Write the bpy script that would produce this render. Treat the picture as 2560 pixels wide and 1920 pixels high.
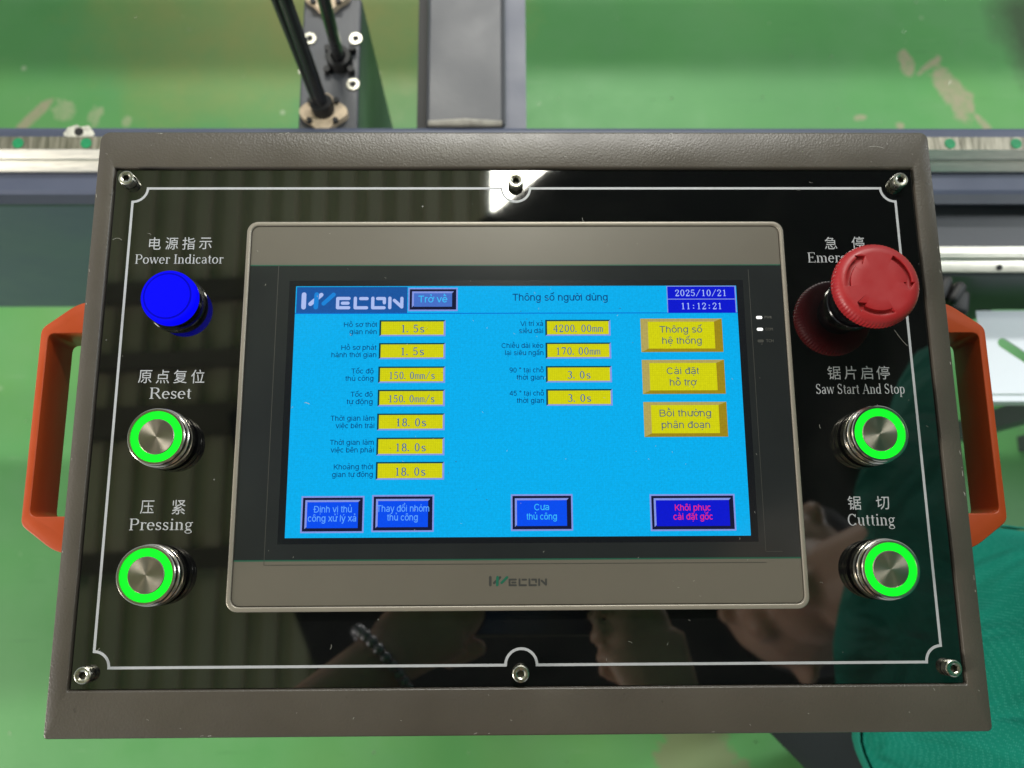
import bpy, bmesh, math, random
from mathutils import Vector, Matrix, noise
R_ = math.radians
random.seed(7)
scene = bpy.context.scene
for o in list(bpy.data.objects): bpy.data.objects.remove(o)
COL = scene.collection
PZ = 1.0                      # height of the control panel's face above the floor (m)
def W(x, y, z): return Vector((x/1000, y/1000, z/1000 + PZ))      # panel millimetres -> world metres

# ------------------------------------------------------------------ camera, world, lights, exposure
cam = bpy.data.cameras.new('camera'); camo = bpy.data.objects.new('camera', cam); COL.objects.link(camo)
Rm = [[0.99990344, 0.00587432, -0.01259412], [-0.00319247, 0.97912528, 0.20323261], [0.01352507, -0.20317278, 0.97904949]]
ax = [Vector((r[0], -r[1], -r[2])) for r in Rm]
M = Matrix.Identity(4)
for i in range(3):
    M[i][0] = ax[0][i]; M[i][1] = -ax[1][i]; M[i][2] = -ax[2][i]
M.translation = W(-8.56, -77.31, 433.63)
camo.matrix_world = M
cam.sensor_width = 36; cam.lens = 31.21; cam.clip_start = 0.001; cam.clip_end = 60
cam.dof.use_dof = True; cam.dof.focus_distance = 0.435; cam.dof.aperture_fstop = 9.0
scene.camera = camo

world = bpy.data.worlds.new('World'); scene.world = world; world.use_nodes = True
bg = world.node_tree.nodes['Background']; bg.inputs[0].default_value = (0.86, 0.95, 1.0, 1); bg.inputs[1].default_value = 0.54
def area(name, loc, target, size, power, col=(1, 1, 1)):
    l = bpy.data.lights.new(name, 'AREA'); l.shape = 'RECTANGLE'; l.size, l.size_y = size; l.energy = power; l.color = col
    o = bpy.data.objects.new(name, l); COL.objects.link(o); o.location = loc
    o.rotation_euler = (Vector(target) - Vector(loc)).to_track_quat('-Z', 'Y').to_euler(); return o
area('lamp_row_far', (0.3, 3.0, 4.3), (0.1, 0.6, 0.5), (2.2, 0.22), 130, (1.0, 0.98, 0.93))
area('added_fill_left', (-2.3, -0.9, 1.7), (0, -0.1, 1.35), (0.5, 1.2), 50, (1.0, 0.94, 0.84))  # low fill light added for the undersides of the mirrored arms
area('lamp_row_right', (2.8, 0.8, 3.3), (0.2, 0.3, 0.6), (0.4, 2.0), 70, (0.92, 0.98, 1.0))
area('added_uplight_left', (-3.4, 0.6, 3.6), (-1.0, 0.6, 4.9), (0.5, 2.4), 20, (1.0, 0.86, 0.68))  # fill added to brighten the roof sheets from below, no known lamp
scene.view_settings.view_transform = 'Standard'; scene.view_settings.look = 'None'
scene.view_settings.exposure = 0; scene.view_settings.gamma = 1
scene.cycles.use_denoising = True
scene.cycles.max_bounces = 8

# ------------------------------------------------------------------ helpers
def lin(c):
    return tuple(((v/255)/12.92 if v/255 <= 0.04045 else ((v/255+0.055)/1.055)**2.4) for v in c)
def link(name, me, mats=(), parent=None, smooth=None, **props):
    o = bpy.data.objects.new(name, me); COL.objects.link(o)
    for m in (mats if isinstance(mats, (list, tuple)) else [mats]): me.materials.append(m)
    if parent is not None: o.parent = parent
    if smooth is not None:
        for p in me.polygons: p.use_smooth = True
        me.set_sharp_from_angle(angle=R_(smooth))
    for k, v in props.items(): o[k] = v
    return o
def B2M(name, bm):
    bmesh.ops.recalc_face_normals(bm, faces=bm.faces) if bm.faces else None
    me = bpy.data.meshes.new(name); bm.to_mesh(me); bm.free(); return me
def thing(name, loc, label, category, group=None, rot=(0, 0, 0)):
    o = bpy.data.objects.new(name, None); COL.objects.link(o); o.location = loc; o.rotation_euler = rot
    o.empty_display_size = 0.05; o['label'] = label; o['category'] = category
    if group: o['group'] = group
    return o
def mm(v): return v/1000
def rrect(x0, y0, x1, y1, r=0, n=6):
    if r <= 0: return [(x0, y0), (x1, y0), (x1, y1), (x0, y1)]
    pts = []
    for cx, cy, a0 in ((x1-r, y0+r, -90), (x1-r, y1-r, 0), (x0+r, y1-r, 90), (x0+r, y0+r, 180)):
        for i in range(n+1):
            a = R_(a0 + 90*i/n); pts.append((cx+r*math.cos(a), cy+r*math.sin(a)))
    return pts
def rrect4(x0, y0, x1, y1, rs, n=6):
    pts = []
    for (cx, cy, sx, sy, a0), r in zip(((x1, y0, -1, 1, -90), (x1, y1, -1, -1, 0), (x0, y1, 1, -1, 90), (x0, y0, 1, 1, 180)), rs):
        for i in range(n+1):
            a = R_(a0+90*i/n); pts.append((cx+sx*r+r*math.cos(a), cy+sy*r+r*math.sin(a)))
    return pts
def prism(bm, pts, z0, z1, mat=0, hole=None, cap_bottom=True):
    """pts (mm) extruded between z0 and z1 (mm); hole = polygon with the same number of points."""
    def ring(p, z): return [bm.verts.new((mm(x), mm(y), mm(z))) for x, y in p]
    a, b = ring(pts, z0), ring(pts, z1); n = len(pts); fs = []
    for i in range(n): fs.append(bm.faces.new((a[i], a[(i+1) % n], b[(i+1) % n], b[i])))
    if hole:
        c, d = ring(hole, z0), ring(hole, z1)
        for i in range(n):
            j = (i+1) % n
            fs += [bm.faces.new((c[j], c[i], d[i], d[j])), bm.faces.new((b[i], b[j], d[j], d[i])), bm.faces.new((a[j], a[i], c[i], c[j]))]
    else:
        fs.append(bm.faces.new(b)); 
        if cap_bottom: fs.append(bm.faces.new(list(reversed(a))))
    for f in fs: f.material_index = mat
    return fs
def lathe(bm, prof, cx=0, cy=0, n=64, mats=None, cap=True):
    """prof: list of (r, z) mm from top centre outwards and down."""
    rings = []
    for r, z in prof:
        if r < 1e-6: rings.append([bm.verts.new((mm(cx), mm(cy), mm(z)))])
        else: rings.append([bm.verts.new((mm(cx+r*math.cos(2*math.pi*i/n)), mm(cy+r*math.sin(2*math.pi*i/n)), mm(z))) for i in range(n)])
    for k in range(len(rings)-1):
        a, b = rings[k], rings[k+1]
        for i in range(n):
            j = (i+1) % n
            if len(a) == 1: f = bm.faces.new((a[0], b[i], b[j]))
            elif len(b) == 1: f = bm.faces.new((a[i], b[0], a[j]))
            else: f = bm.faces.new((a[i], b[i], b[j], a[j]))
            if mats: f.material_index = mats[k]
def bevel_mod(o, w, seg=2, ang=40):
    m = o.modifiers.new('bevel', 'BEVEL'); m.width = w; m.segments = seg; m.limit_method = 'ANGLE'; m.angle_limit = R_(ang)
    return o
def apply_mods(o):
    dg = bpy.context.evaluated_depsgraph_get(); dg.update()
    me = bpy.data.meshes.new_from_object(o.evaluated_get(dg)); o.modifiers.clear(); old = o.data; o.data = me
    bpy.data.meshes.remove(old); return o
def tube(bm, path, radii, n=14, caps=True, flat=None):
    path = [Vector(p) for p in path]; rings = []
    up = Vector((0, 0, 1))
    for i, p in enumerate(path):
        t = (path[min(i+1, len(path)-1)] - path[max(i-1, 0)]).normalized()
        s = t.cross(up); s = t.cross(Vector((0, 1, 0))) if s.length < 0.1 else s
        s.normalize(); u = s.cross(t); r = radii[i] if isinstance(radii, (list, tuple)) else radii
        ru, rs = (r if not isinstance(r, tuple) else r[1]), (r if not isinstance(r, tuple) else r[0])
        rings.append([bm.verts.new(p + s*rs*math.cos(2*math.pi*k/n) + u*ru*math.sin(2*math.pi*k/n)) for k in range(n)])
    for a, b in zip(rings, rings[1:]):
        for k in range(n): bm.faces.new((a[k], a[(k+1) % n], b[(k+1) % n], b[k]))
    if caps: bm.faces.new(list(reversed(rings[0]))); bm.faces.new(rings[-1])
def ball(bm, c, r, seg=16):
    r = r if isinstance(r, tuple) else (r, r, r)
    bmesh.ops.create_uvsphere(bm, u_segments=seg, v_segments=max(8, seg*3//4), radius=1.0, matrix=Matrix.Translation(Vector(c)) @ Matrix.Diagonal((*r, 1)))
def boxm(bm, x0, y0, z0, x1, y1, z1, mat=0):
    return prism(bm, [(x0, y0), (x1, y0), (x1, y1), (x0, y1)], z0, z1, mat)

# ------------------------------------------------------------------ node helpers
class NT:
    def __init__(s, name):
        s.m = bpy.data.materials.new(name); s.m.use_nodes = True; s.t = s.m.node_tree
        s.b = s.t.nodes['Principled BSDF']; s._co = None
    def n(s, kind, **kw):
        nd = s.t.nodes.new(kind)
        for k, v in kw.items(): setattr(nd, k, v)
        return nd
    def l(s, a, b): s.t.links.new(a, b)
    def set(s, **kw):
        for k, v in kw.items():
            i = s.b.inputs[k.replace('_', ' ')]
            if isinstance(v, tuple) and len(v) == 3: v = (*v, 1)
            i.default_value = v
        return s
    def co(s):
        if not s._co: s._co = s.n('ShaderNodeTexCoord').outputs['Object']
        return s._co
    def geo(s):
        return s.n('ShaderNodeNewGeometry').outputs['Position']
    def mapped(s, src, loc=(0, 0, 0), rot=(0, 0, 0), sc=(1, 1, 1)):
        m = s.n('ShaderNodeMapping'); m.inputs[1].default_value = loc; m.inputs[2].default_value = rot; m.inputs[3].default_value = sc
        s.l(src, m.inputs[0]); return m.outputs[0]
    def noise(s, scale, detail=3, rough=0.5, src=None, dist=0):
        n = s.n('ShaderNodeTexNoise'); n.inputs['Scale'].default_value = scale; n.inputs['Detail'].default_value = detail
        n.inputs['Roughness'].default_value = rough; n.inputs['Distortion'].default_value = dist
        s.l(src if src is not None else s.co(), n.inputs['Vector']); return n.outputs['Fac']
    def ramp(s, fac, *stops):
        r = s.n('ShaderNodeValToRGB'); el = r.color_ramp.elements
        while len(el) < len(stops): el.new(0.5)
        for e, (p, c) in zip(el, stops): e.position = p; e.color = (*c, 1) if isinstance(c, tuple) else (c, c, c, 1)
        s.l(fac, r.inputs[0]); return r.outputs[0]
    def mix(s, fac, a, b, mode='MIX'):
        m = s.n('ShaderNodeMix', data_type='RGBA', blend_type=mode)
        for i, v in ((0, fac), (6, a), (7, b)):
            if hasattr(v, 'is_linked'): s.l(v, m.inputs[i])
            else: m.inputs[i].default_value = (*v, 1) if isinstance(v, tuple) else v
        return m.outputs[2]
    def math(s, op, a, b=0.0, clamp=False):
        m = s.n('ShaderNodeMath', operation=op, use_clamp=clamp)
        for i, v in ((0, a), (1, b)):
            if hasattr(v, 'is_linked'): s.l(v, m.inputs[i])
            else: m.inputs[i].default_value = v
        return m.outputs[0]
    def bump(s, h, strength=0.3, dist=0.0002):
        b = s.n('ShaderNodeBump'); b.inputs['Strength'].default_value = strength; b.inputs['Distance'].default_value = dist
        s.l(h, b.inputs['Height']); s.l(b.outputs[0], s.b.inputs['Normal']); return b
    def col(s, c): s.l(c, s.b.inputs['Base Color']); return s
    def rough(s, c): s.l(c, s.b.inputs['Roughness']); return s
def simple(name, col, rough=0.5, metal=0.0, srgb=True, var=0.0, vs=60, bump=0, bs=400, spec=0.5):
    m = NT(name); c = lin(col) if srgb else col
    m.set(Base_Color=c, Roughness=rough, Metallic=metal); m.b.inputs['Specular IOR Level'].default_value = spec
    if var:
        nz = m.noise(vs, 4, 0.6); m.col(m.ramp(nz, (0.3, tuple(v*(1-var) for v in c)), (0.7, tuple(min(1, v*(1+var)) for v in c))))
    if bump: m.bump(m.noise(bs, 3), bump)
    return m.m
def emis(name, col, strength=1.0, var=0.06, rough=0.12, spec=0.2, grid=0.0):
    """lit pixels of the display (they give off light) under a glossy front."""
    m = NT(name); c = lin(col)
    m.set(Base_Color=(0.004, 0.004, 0.005), Roughness=rough); m.b.inputs['Specular IOR Level'].default_value = spec
    m.b.inputs['Emission Strength'].default_value = strength
    if var:
        nz = m.noise(900, 2, 0.7); r = m.ramp(nz, (0.3, tuple(v*(1-var) for v in c)), (0.7, tuple(v*(1+var) for v in c)))
        if grid:
            w = m.n('ShaderNodeTexWave', wave_type='BANDS', bands_direction='X'); w.inputs['Scale'].default_value = 290; w.inputs['Distortion'].default_value = 0.4
            m.l(m.co(), w.inputs['Vector']); w2 = m.n('ShaderNodeTexWave', wave_type='BANDS', bands_direction='Y'); w2.inputs['Scale'].default_value = 300
            m.l(m.co(), w2.inputs['Vector']); r = m.mix(grid, r, m.mix(1.0, w.outputs['Color'], w2.outputs['Color'], 'MULTIPLY'), 'MULTIPLY')
        m.l(r, m.b.inputs['Emission Color'])
    else: m.b.inputs['Emission Color'].default_value = (*c, 1)
    return m.m

# ------------------------------------------------------------------ materials
def m_housing():
    m = NT('brown_powder_coat'); m.set(Roughness=0.36)
    base = m.ramp(m.noise(14, 4, 0.6), (0.3, (0.070, 0.060, 0.049)), (0.75, (0.088, 0.076, 0.061)))
    speck = m.ramp(m.noise(190, 2, 0.6), (0.73, 0.0), (0.76, 1.0))
    c = m.mix(m.math('MULTIPLY', speck, 0.35), base, (0.02, 0.017, 0.014)); m.col(c)
    m.rough(m.ramp(m.noise(30, 3), (0.3, 0.28), (0.7, 0.4)))
    v = m.n('ShaderNodeTexVoronoi', feature='SMOOTH_F1'); v.inputs['Scale'].default_value = 1000; m.l(m.co(), v.inputs['Vector'])
    h = m.math('ADD', v.outputs['Distance'], m.math('MULTIPLY', m.noise(900, 2), 0.9))
    m.bump(h, 0.42, 0.00016); return m.m
def m_panel():
    m = NT('black_acrylic'); m.set(Base_Color=(0.004, 0.004, 0.0045), Roughness=0.035)
    m.b.inputs['Specular IOR Level'].default_value = 1.0; m.b.inputs['IOR'].default_value = 1.62
    v = m.n('ShaderNodeTexVoronoi', feature='F1'); v.inputs['Scale'].default_value = 70; m.l(m.co(), v.inputs['Vector'])
    sp = m.ramp(v.outputs['Distance'], (0.022, 1.0), (0.035, 0.0))
    keep = m.ramp(m.noise(33, 1), (0.52, 0.0), (0.56, 1.0))
    f = m.math('MULTIPLY', m.math('MULTIPLY', sp, keep), 0.45)
    haze = m.ramp(m.noise(9, 5, 0.65, dist=0.6), (0.45, (0.0035, 0.0035, 0.004)), (0.8, (0.009, 0.009, 0.0085)))
    m.col(m.mix(f, haze, (0.35, 0.35, 0.33)))
    m.rough(m.math('ADD', m.math('MULTIPLY', f, 0.5), m.math('MULTIPLY', m.noise(16, 4, 0.7), 0.055)))
    m.bump(m.noise(7, 1), 0.05, 0.0006)
    return m.m
def m_floor():
    m = NT('green_epoxy_floor'); m.set(Roughness=0.5); m.b.inputs['Specular IOR Level'].default_value = 0.35
    P = m.geo()
    big = m.noise(1.1, 4, 0.6, src=P); mid = m.noise(6, 5, 0.65, src=P)
    g = m.ramp(big, (0.3, (0.075, 0.265, 0.080)), (0.55, (0.11, 0.345, 0.105)), (0.8, (0.18, 0.37, 0.12)))
    g = m.mix(m.math('MULTIPLY', m.ramp(mid, (0.45, 0.0), (0.75, 1.0)), 0.35), g, (0.17, 0.36, 0.17))
    st = m.noise(26, 5, 0.7, src=m.mapped(P, rot=(0, 0, 0.5), sc=(0.25, 3.0, 1)))
    g = m.mix(m.math('MULTIPLY', m.ramp(st, (0.62, 0.0), (0.74, 1.0)), 0.35), g, (0.24, 0.42, 0.22))
    st2 = m.noise(20, 5, 0.7, src=m.mapped(P, rot=(0, 0, -0.9), sc=(0.3, 4.0, 1)))
    g = m.mix(m.math('MULTIPLY', m.ramp(st2, (0.63, 0.0), (0.72, 1.0)), 0.4), g, (0.05, 0.17, 0.06))
    # yellower area round the machine leg
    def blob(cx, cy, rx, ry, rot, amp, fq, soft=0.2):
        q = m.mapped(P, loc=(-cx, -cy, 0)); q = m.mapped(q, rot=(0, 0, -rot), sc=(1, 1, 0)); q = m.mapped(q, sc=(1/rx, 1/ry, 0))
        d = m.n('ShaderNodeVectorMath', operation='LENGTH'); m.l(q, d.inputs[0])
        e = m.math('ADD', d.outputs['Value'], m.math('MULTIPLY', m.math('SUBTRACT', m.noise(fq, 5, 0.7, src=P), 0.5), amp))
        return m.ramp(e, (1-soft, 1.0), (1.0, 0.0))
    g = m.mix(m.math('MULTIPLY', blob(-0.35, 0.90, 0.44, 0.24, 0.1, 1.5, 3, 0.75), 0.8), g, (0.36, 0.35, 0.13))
    worn = (0.42, 0.33, 0.24)
    for a in ((-0.822, 0.700, 0.012, 0.045, -0.75, 1.2, 25), (-0.770, 0.712, 0.020, 0.022, 0.5, 2.2, 55), (-0.715, 0.700, 0.012, 0.022, -0.3, 2.4, 60), (-0.66, 0.69, 0.008, 0.012, 0, 2.2, 60),
              (0.722, 0.805, 0.015, 0.028, 0.2, 1.8, 34), (0.80, 0.745, 0.026, 0.070, 0.45, 2.3, 26), (0.86, 0.67, 0.008, 0.05, 0.6, 2.2, 40), (0.63, 0.70, 0.012, 0.006, 0.1, 2.4, 60), (0.70, 0.685, 0.008, 0.008, 0, 2.4, 60), (0.76, 0.80, 0.03, 0.006, 0.7, 2.4, 50)):
        c = (0.36, 0.42, 0.24) if a[0] < 0 and a[0] > -0.8 else worn
        g = m.mix(m.math('MULTIPLY', m.math('MULTIPLY', blob(*a), m.ramp(m.noise(70, 4, 0.7, src=P), (0.3, 0.45), (0.6, 1.0))), 0.8), g, c)
    g = m.mix(m.math('MULTIPLY', blob(0.295, -0.38, 0.075, 0.085, 0.9, 1.8, 22), 0.6), g, (0.27, 0.22, 0.14))
    g = m.mix(m.math('MULTIPLY', blob(0.97, 0.86, 0.10, 0.16, 0.2, 1.0, 8, 0.6), 0.75), g, (0.05, 0.05, 0.035))
    v = m.n('ShaderNodeTexVoronoi', feature='F1'); v.inputs['Scale'].default_value = 11; m.l(P, v.inputs['Vector'])
    sp = m.math('MULTIPLY', m.ramp(v.outputs['Distance'], (0.035, 1.0), (0.06, 0.0)), m.ramp(m.noise(5, 1, src=P), (0.5, 0.0), (0.55, 1.0)))
    m.col(m.mix(m.math('MULTIPLY', sp, 0.6), g, (0.55, 0.6, 0.45)))
    m.rough(m.ramp(mid, (0.3, 0.34), (0.7, 0.55))); m.bump(m.noise(18, 4, 0.6, src=P), 0.25, 0.002)
    return m.m
def m_metal(name, col, rough=0.3, brushed=None, aniso=0.0, var=0.15, vs=40):
    m = NT(name); m.set(Metallic=1.0, Roughness=rough)
    c = lin(col); src = m.co()
    if brushed: src = m.mapped(m.co(), sc=brushed)
    nz = m.noise(vs, 5, 0.65, src=src)
    m.col(m.ramp(nz, (0.3, tuple(v*(1-var) for v in c)), (0.7, tuple(min(1, v*(1+var)) for v in c))))
    m.rough(m.ramp(nz, (0.25, rough*0.75), (0.75, rough*1.3)))
    if aniso:
        t = m.n('ShaderNodeTangent', direction_type='RADIAL', axis='Z'); m.l(t.outputs[0], m.b.inputs['Tangent'])
        m.b.inputs['Anisotropic'].default_value = aniso
    return m.m
def m_shirt():
    m = NT('teal_knit_fabric'); m.set(Roughness=0.85); m.b.inputs['Sheen Weight'].default_value = 0.0; m.b.inputs['Specular IOR Level'].default_value = 0.15
    c = m.ramp(m.noise(5, 3), (0.3, (0.004, 0.165, 0.115)), (0.7, (0.008, 0.25, 0.18)))
    v = m.n('ShaderNodeTexVoronoi', feature='F1'); v.inputs['Scale'].default_value = 560; v.inputs['Randomness'].default_value = 0.35; m.l(m.geo(), v.inputs['Vector'])
    dots = m.ramp(v.outputs['Distance'], (0.2, 1.0), (0.38, 0.0))
    m.col(m.mix(m.math('MULTIPLY', dots, 0.4), c, (0.08, 0.46, 0.38)))
    fo = m.noise(9, 2, 0.4, src=m.mapped(m.geo(), rot=(0.4, 0.3, 0.7), sc=(0.6, 2.2, 0.8)), dist=0.8)
    b1 = m.bump(fo, 1.0, 0.035)
    b2 = m.n('ShaderNodeBump'); b2.inputs['Strength'].default_value = 0.5; b2.inputs['Distance'].default_value = 0.0006
    m.l(v.outputs['Distance'], b2.inputs['Height']); m.l(b1.outputs[0], b2.inputs['Normal']); m.l(b2.outputs[0], m.b.inputs['Normal']); return m.m
def m_cloth(name, c):
    m = NT(name); m.set(Roughness=0.9)
    m.col(m.ramp(m.noise(6, 4), (0.3, tuple(x*0.75 for x in c)), (0.7, tuple(x*1.25 for x in c)))); m.bump(m.noise(700, 2), 0.3, 0.0003); return m.m
def m_skin():
    m = NT('skin'); m.set(Roughness=0.5); m.b.inputs['Subsurface Weight'].default_value = 0.08
    m.col(m.ramp(m.noise(25, 4), (0.3, (0.55, 0.31, 0.22)), (0.7, (0.68, 0.43, 0.32)))); m.bump(m.noise(350, 3), 0.2, 0.0005); return m.m
def m_paint(name, c, rough=0.4, vs=12, var=0.18, bump=0.15):
    m = NT(name); c = lin(c); nz = m.noise(vs, 5, 0.65)
    m.col(m.ramp(nz, (0.25, tuple(v*(1-var) for v in c)), (0.75, tuple(v*(1+var) for v in c))))
    m.rough(m.ramp(m.noise(vs*2, 3), (0.3, rough*0.8), (0.7, rough*1.2))); m.bump(m.noise(300, 2), bump, 0.0003); return m.m
def m_roof():
    m = NT('roof_sheet_metal'); m.set(Roughness=0.6)
    m.col(m.ramp(m.noise(0.8, 4, 0.6, src=m.geo()), (0.3, (0.55, 0.48, 0.36)), (0.7, (0.85, 0.76, 0.6)))); return m.m

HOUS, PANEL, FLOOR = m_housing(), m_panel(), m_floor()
PRINT = simple('silver_print', (176, 178, 182), 0.45, var=0.06, vs=300)
SCREWM = m_metal('zinc_screw', (190, 188, 175), 0.28, var=0.3, vs=300)
SCREWD = m_metal('screw_socket_shade', (120, 117, 108), 0.45)
STEEL = m_metal('stainless_steel', (196, 190, 180), 0.2, var=0.08)
BRUSH = m_metal('spun_stainless_steel', (176, 168, 155), 0.32, aniso=0.85, var=0.06)
BLACKP = simple('black_glossy_plastic', (14, 15, 18), 0.16)
BLACKM = simple('black_rubber', (18, 18, 19), 0.55, var=0.3)
ORANGE = m_paint('orange_handle_plastic', (180, 70, 24), 0.42, 20, 0.06, 0.08)
REDP = m_paint('red_button_plastic', (166, 36, 40), 0.42, 60, 0.05, 0.04)
TRIM = simple('champagne_trim', (150, 143, 131), 0.34, metal=0.3, var=0.04, vs=30)
BAND = simple('grey_front_film', (104, 99, 89), 0.3, var=0.04, vs=15, bump=0.05, bs=900)
GLASS = simple('dark_screen_glass', (40, 43, 44), 0.14, var=0.10, vs=18)
EDGEG = simple('green_film_edge', (30, 92, 72), 0.3)
FILMED = simple('film_edge', (66, 66, 62), 0.35)
BLKFR = simple('black_lcd_frame', (22, 25, 30), 0.2)
LOGOG, LOGOT = simple('dark_grey_logo', (58, 58, 56), 0.4), simple('teal_logo', (14, 96, 74), 0.4)
PALE = simple('pale_film_print', (84, 84, 78), 0.5)
GREEN_E = emis('green_led_ring', (6, 240, 34), 1.5, 0.05, rough=0.5, spec=0.1)
BLUE_E = emis('blue_lamp_lens', (2, 2, 255), 1.0, 0.02, rough=0.5, spec=0.0)
LED_E = emis('white_led', (255, 255, 250), 1.6, 0)
LCD = emis('lcd_sky_blue', (0, 176, 240), 1.0, 0.09, grid=0.05)
YEL = emis('lcd_yellow', (216, 216, 8), 1.0, 0.07, grid=0.12)
DKG = emis('lcd_dark_green', (6, 66, 74), 1.0, 0.1)
LAV = emis('lcd_lavender', (132, 150, 226), 1.0, 0.08)
NAVY = emis('lcd_navy', (14, 20, 52), 1.0, 0.1)
BLU = emis('lcd_blue', (0, 76, 238), 1.0, 0.06)
BLU2 = emis('lcd_deep_blue', (4, 20, 205), 1.0, 0.06)
SLATE = emis('lcd_slate_blue', (70, 112, 200), 1.0, 0.06)
LOGOB = emis('lcd_logo_blue', (22, 84, 158), 1.0, 0.08)
LINEB = emis('lcd_line_blue', (0, 92, 205), 1.0, 0)
TAN = emis('lcd_tan', (184, 168, 92), 1.0, 0.1, grid=0.1)
OCH = emis('lcd_ochre', (160, 138, 22), 1.0, 0.1, grid=0.1)
T_DK = emis('lcd_text_dark_blue', (0, 58, 120), 1.0, 0)
T_GR = emis('lcd_text_grey', (92, 108, 108), 1.0, 0)
T_NUM = emis('lcd_text_slate', (66, 104, 150), 1.0, 0)
T_CY = emis('lcd_text_cyan', (60, 190, 250), 1.0, 0)
T_LB = emis('lcd_text_light_blue', (96, 168, 255), 1.0, 0)
T_WH = emis('lcd_text_white', (178, 200, 255), 1.0, 0)
T_RED = emis('lcd_text_red', (235, 40, 110), 1.0, 0)
LOGOW, LOGOC = emis('lcd_logo_white', (172, 190, 240), 1.0, 0), emis('lcd_logo_cyan', (20, 130, 215), 1.0, 0)
BEAM = m_paint('blue_grey_machine_paint', (78, 84, 104), 0.4, 5, 0.12, 0.25)
BEAMG = m_paint('grey_machine_paint', (70, 72, 78), 0.42, 6, 0.14, 0.25)
BEAMD = m_paint('dark_machine_paint', (44, 50, 62), 0.4, 5, 0.15, 0.2)
RAIL = m_metal('ground_rail_steel', (225, 220, 208), 0.36, brushed=(2, 60, 60), var=0.2, vs=30)
RAILT = m_metal('rail_top_steel', (168, 162, 148), 0.34, brushed=(20, 2, 2), var=0.3, vs=14)
PLUG = simple('green_rail_plug', (18, 132, 82), 0.45, var=0.2, vs=200)
RUST = simple('cream_rusty_flange', (196, 176, 150), 0.6, var=0.35, vs=70)
ROD = m_paint('black_rod', (38, 38, 40), 0.25, 8, 0.2, 0.05)
WHITEP = m_paint('white_sheet', (226, 232, 240), 0.4, 8, 0.04, 0.05)
SHIRT, TROU, NAVYC, SKIN, HAIR = m_shirt(), m_cloth('black_trousers', (0.010, 0.014, 0.018)), m_cloth('navy_cotton', (0.012, 0.014, 0.03)), m_skin(), simple('black_hair', (18, 15, 14), 0.5)
HEM = simple('teal_hem', (8, 122, 104), 0.85, var=0.1, vs=200)
BEAD = m_metal('grey_beads', (150, 150, 156), 0.25)
PURL = m_paint('brown_purlin_paint', (96, 88, 76), 0.6, 3)
ROOF, SLABD = m_roof(), m_cloth('dark_slab', (0.012, 0.013, 0.016))

# ------------------------------------------------------------------ lettering
_fc = {}
def text_mesh(body, align='LEFT'):
    if body in _fc: return _fc[body].copy()
    cu = bpy.data.curves.new('txt', 'FONT'); cu.body = body; cu.size = 1.0; cu.resolution_u = 3; cu.fill_mode = 'FRONT'
    o = bpy.data.objects.new('txt', cu); COL.objects.link(o)
    dg = bpy.context.evaluated_depsgraph_get(); dg.update()
    me = bpy.data.meshes.new_from_object(o.evaluated_get(dg)); bpy.data.objects.remove(o); bpy.data.curves.remove(cu)
    me.materials.clear(); _fc[body] = me; return me.copy()
def fit(me, x0, x1, base, cap, z, capref=0.727):
    """stretch unit text so that it spans x0..x1 (mm), baseline at base and capitals cap mm high."""
    xs = [v.co.x for v in me.vertices]; a, b = min(xs), max(xs); sx = (x1-x0)/(b-a); sy = cap/capref
    for v in me.vertices: v.co = Vector((mm(x0+(v.co.x-a)*sx), mm(base+v.co.y*sy), mm(z)))
    return me
def sans(body, x0, x1, base, cap, z, mat, parent, capref=0.727, label=None):
    cap *= 1.12 if cap < 2.5 else 1.05
    me = text_mesh(body) if body in ('PWR', 'COM', 'TCH') else sans_mesh(body, 1.35 if cap < 2.5 else 1.15)
    o = link('lettering', layer(fit(me, x0, x1, base, cap, z, capref)), mat, parent)
    if label: o['label'] = label
    return o
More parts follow.
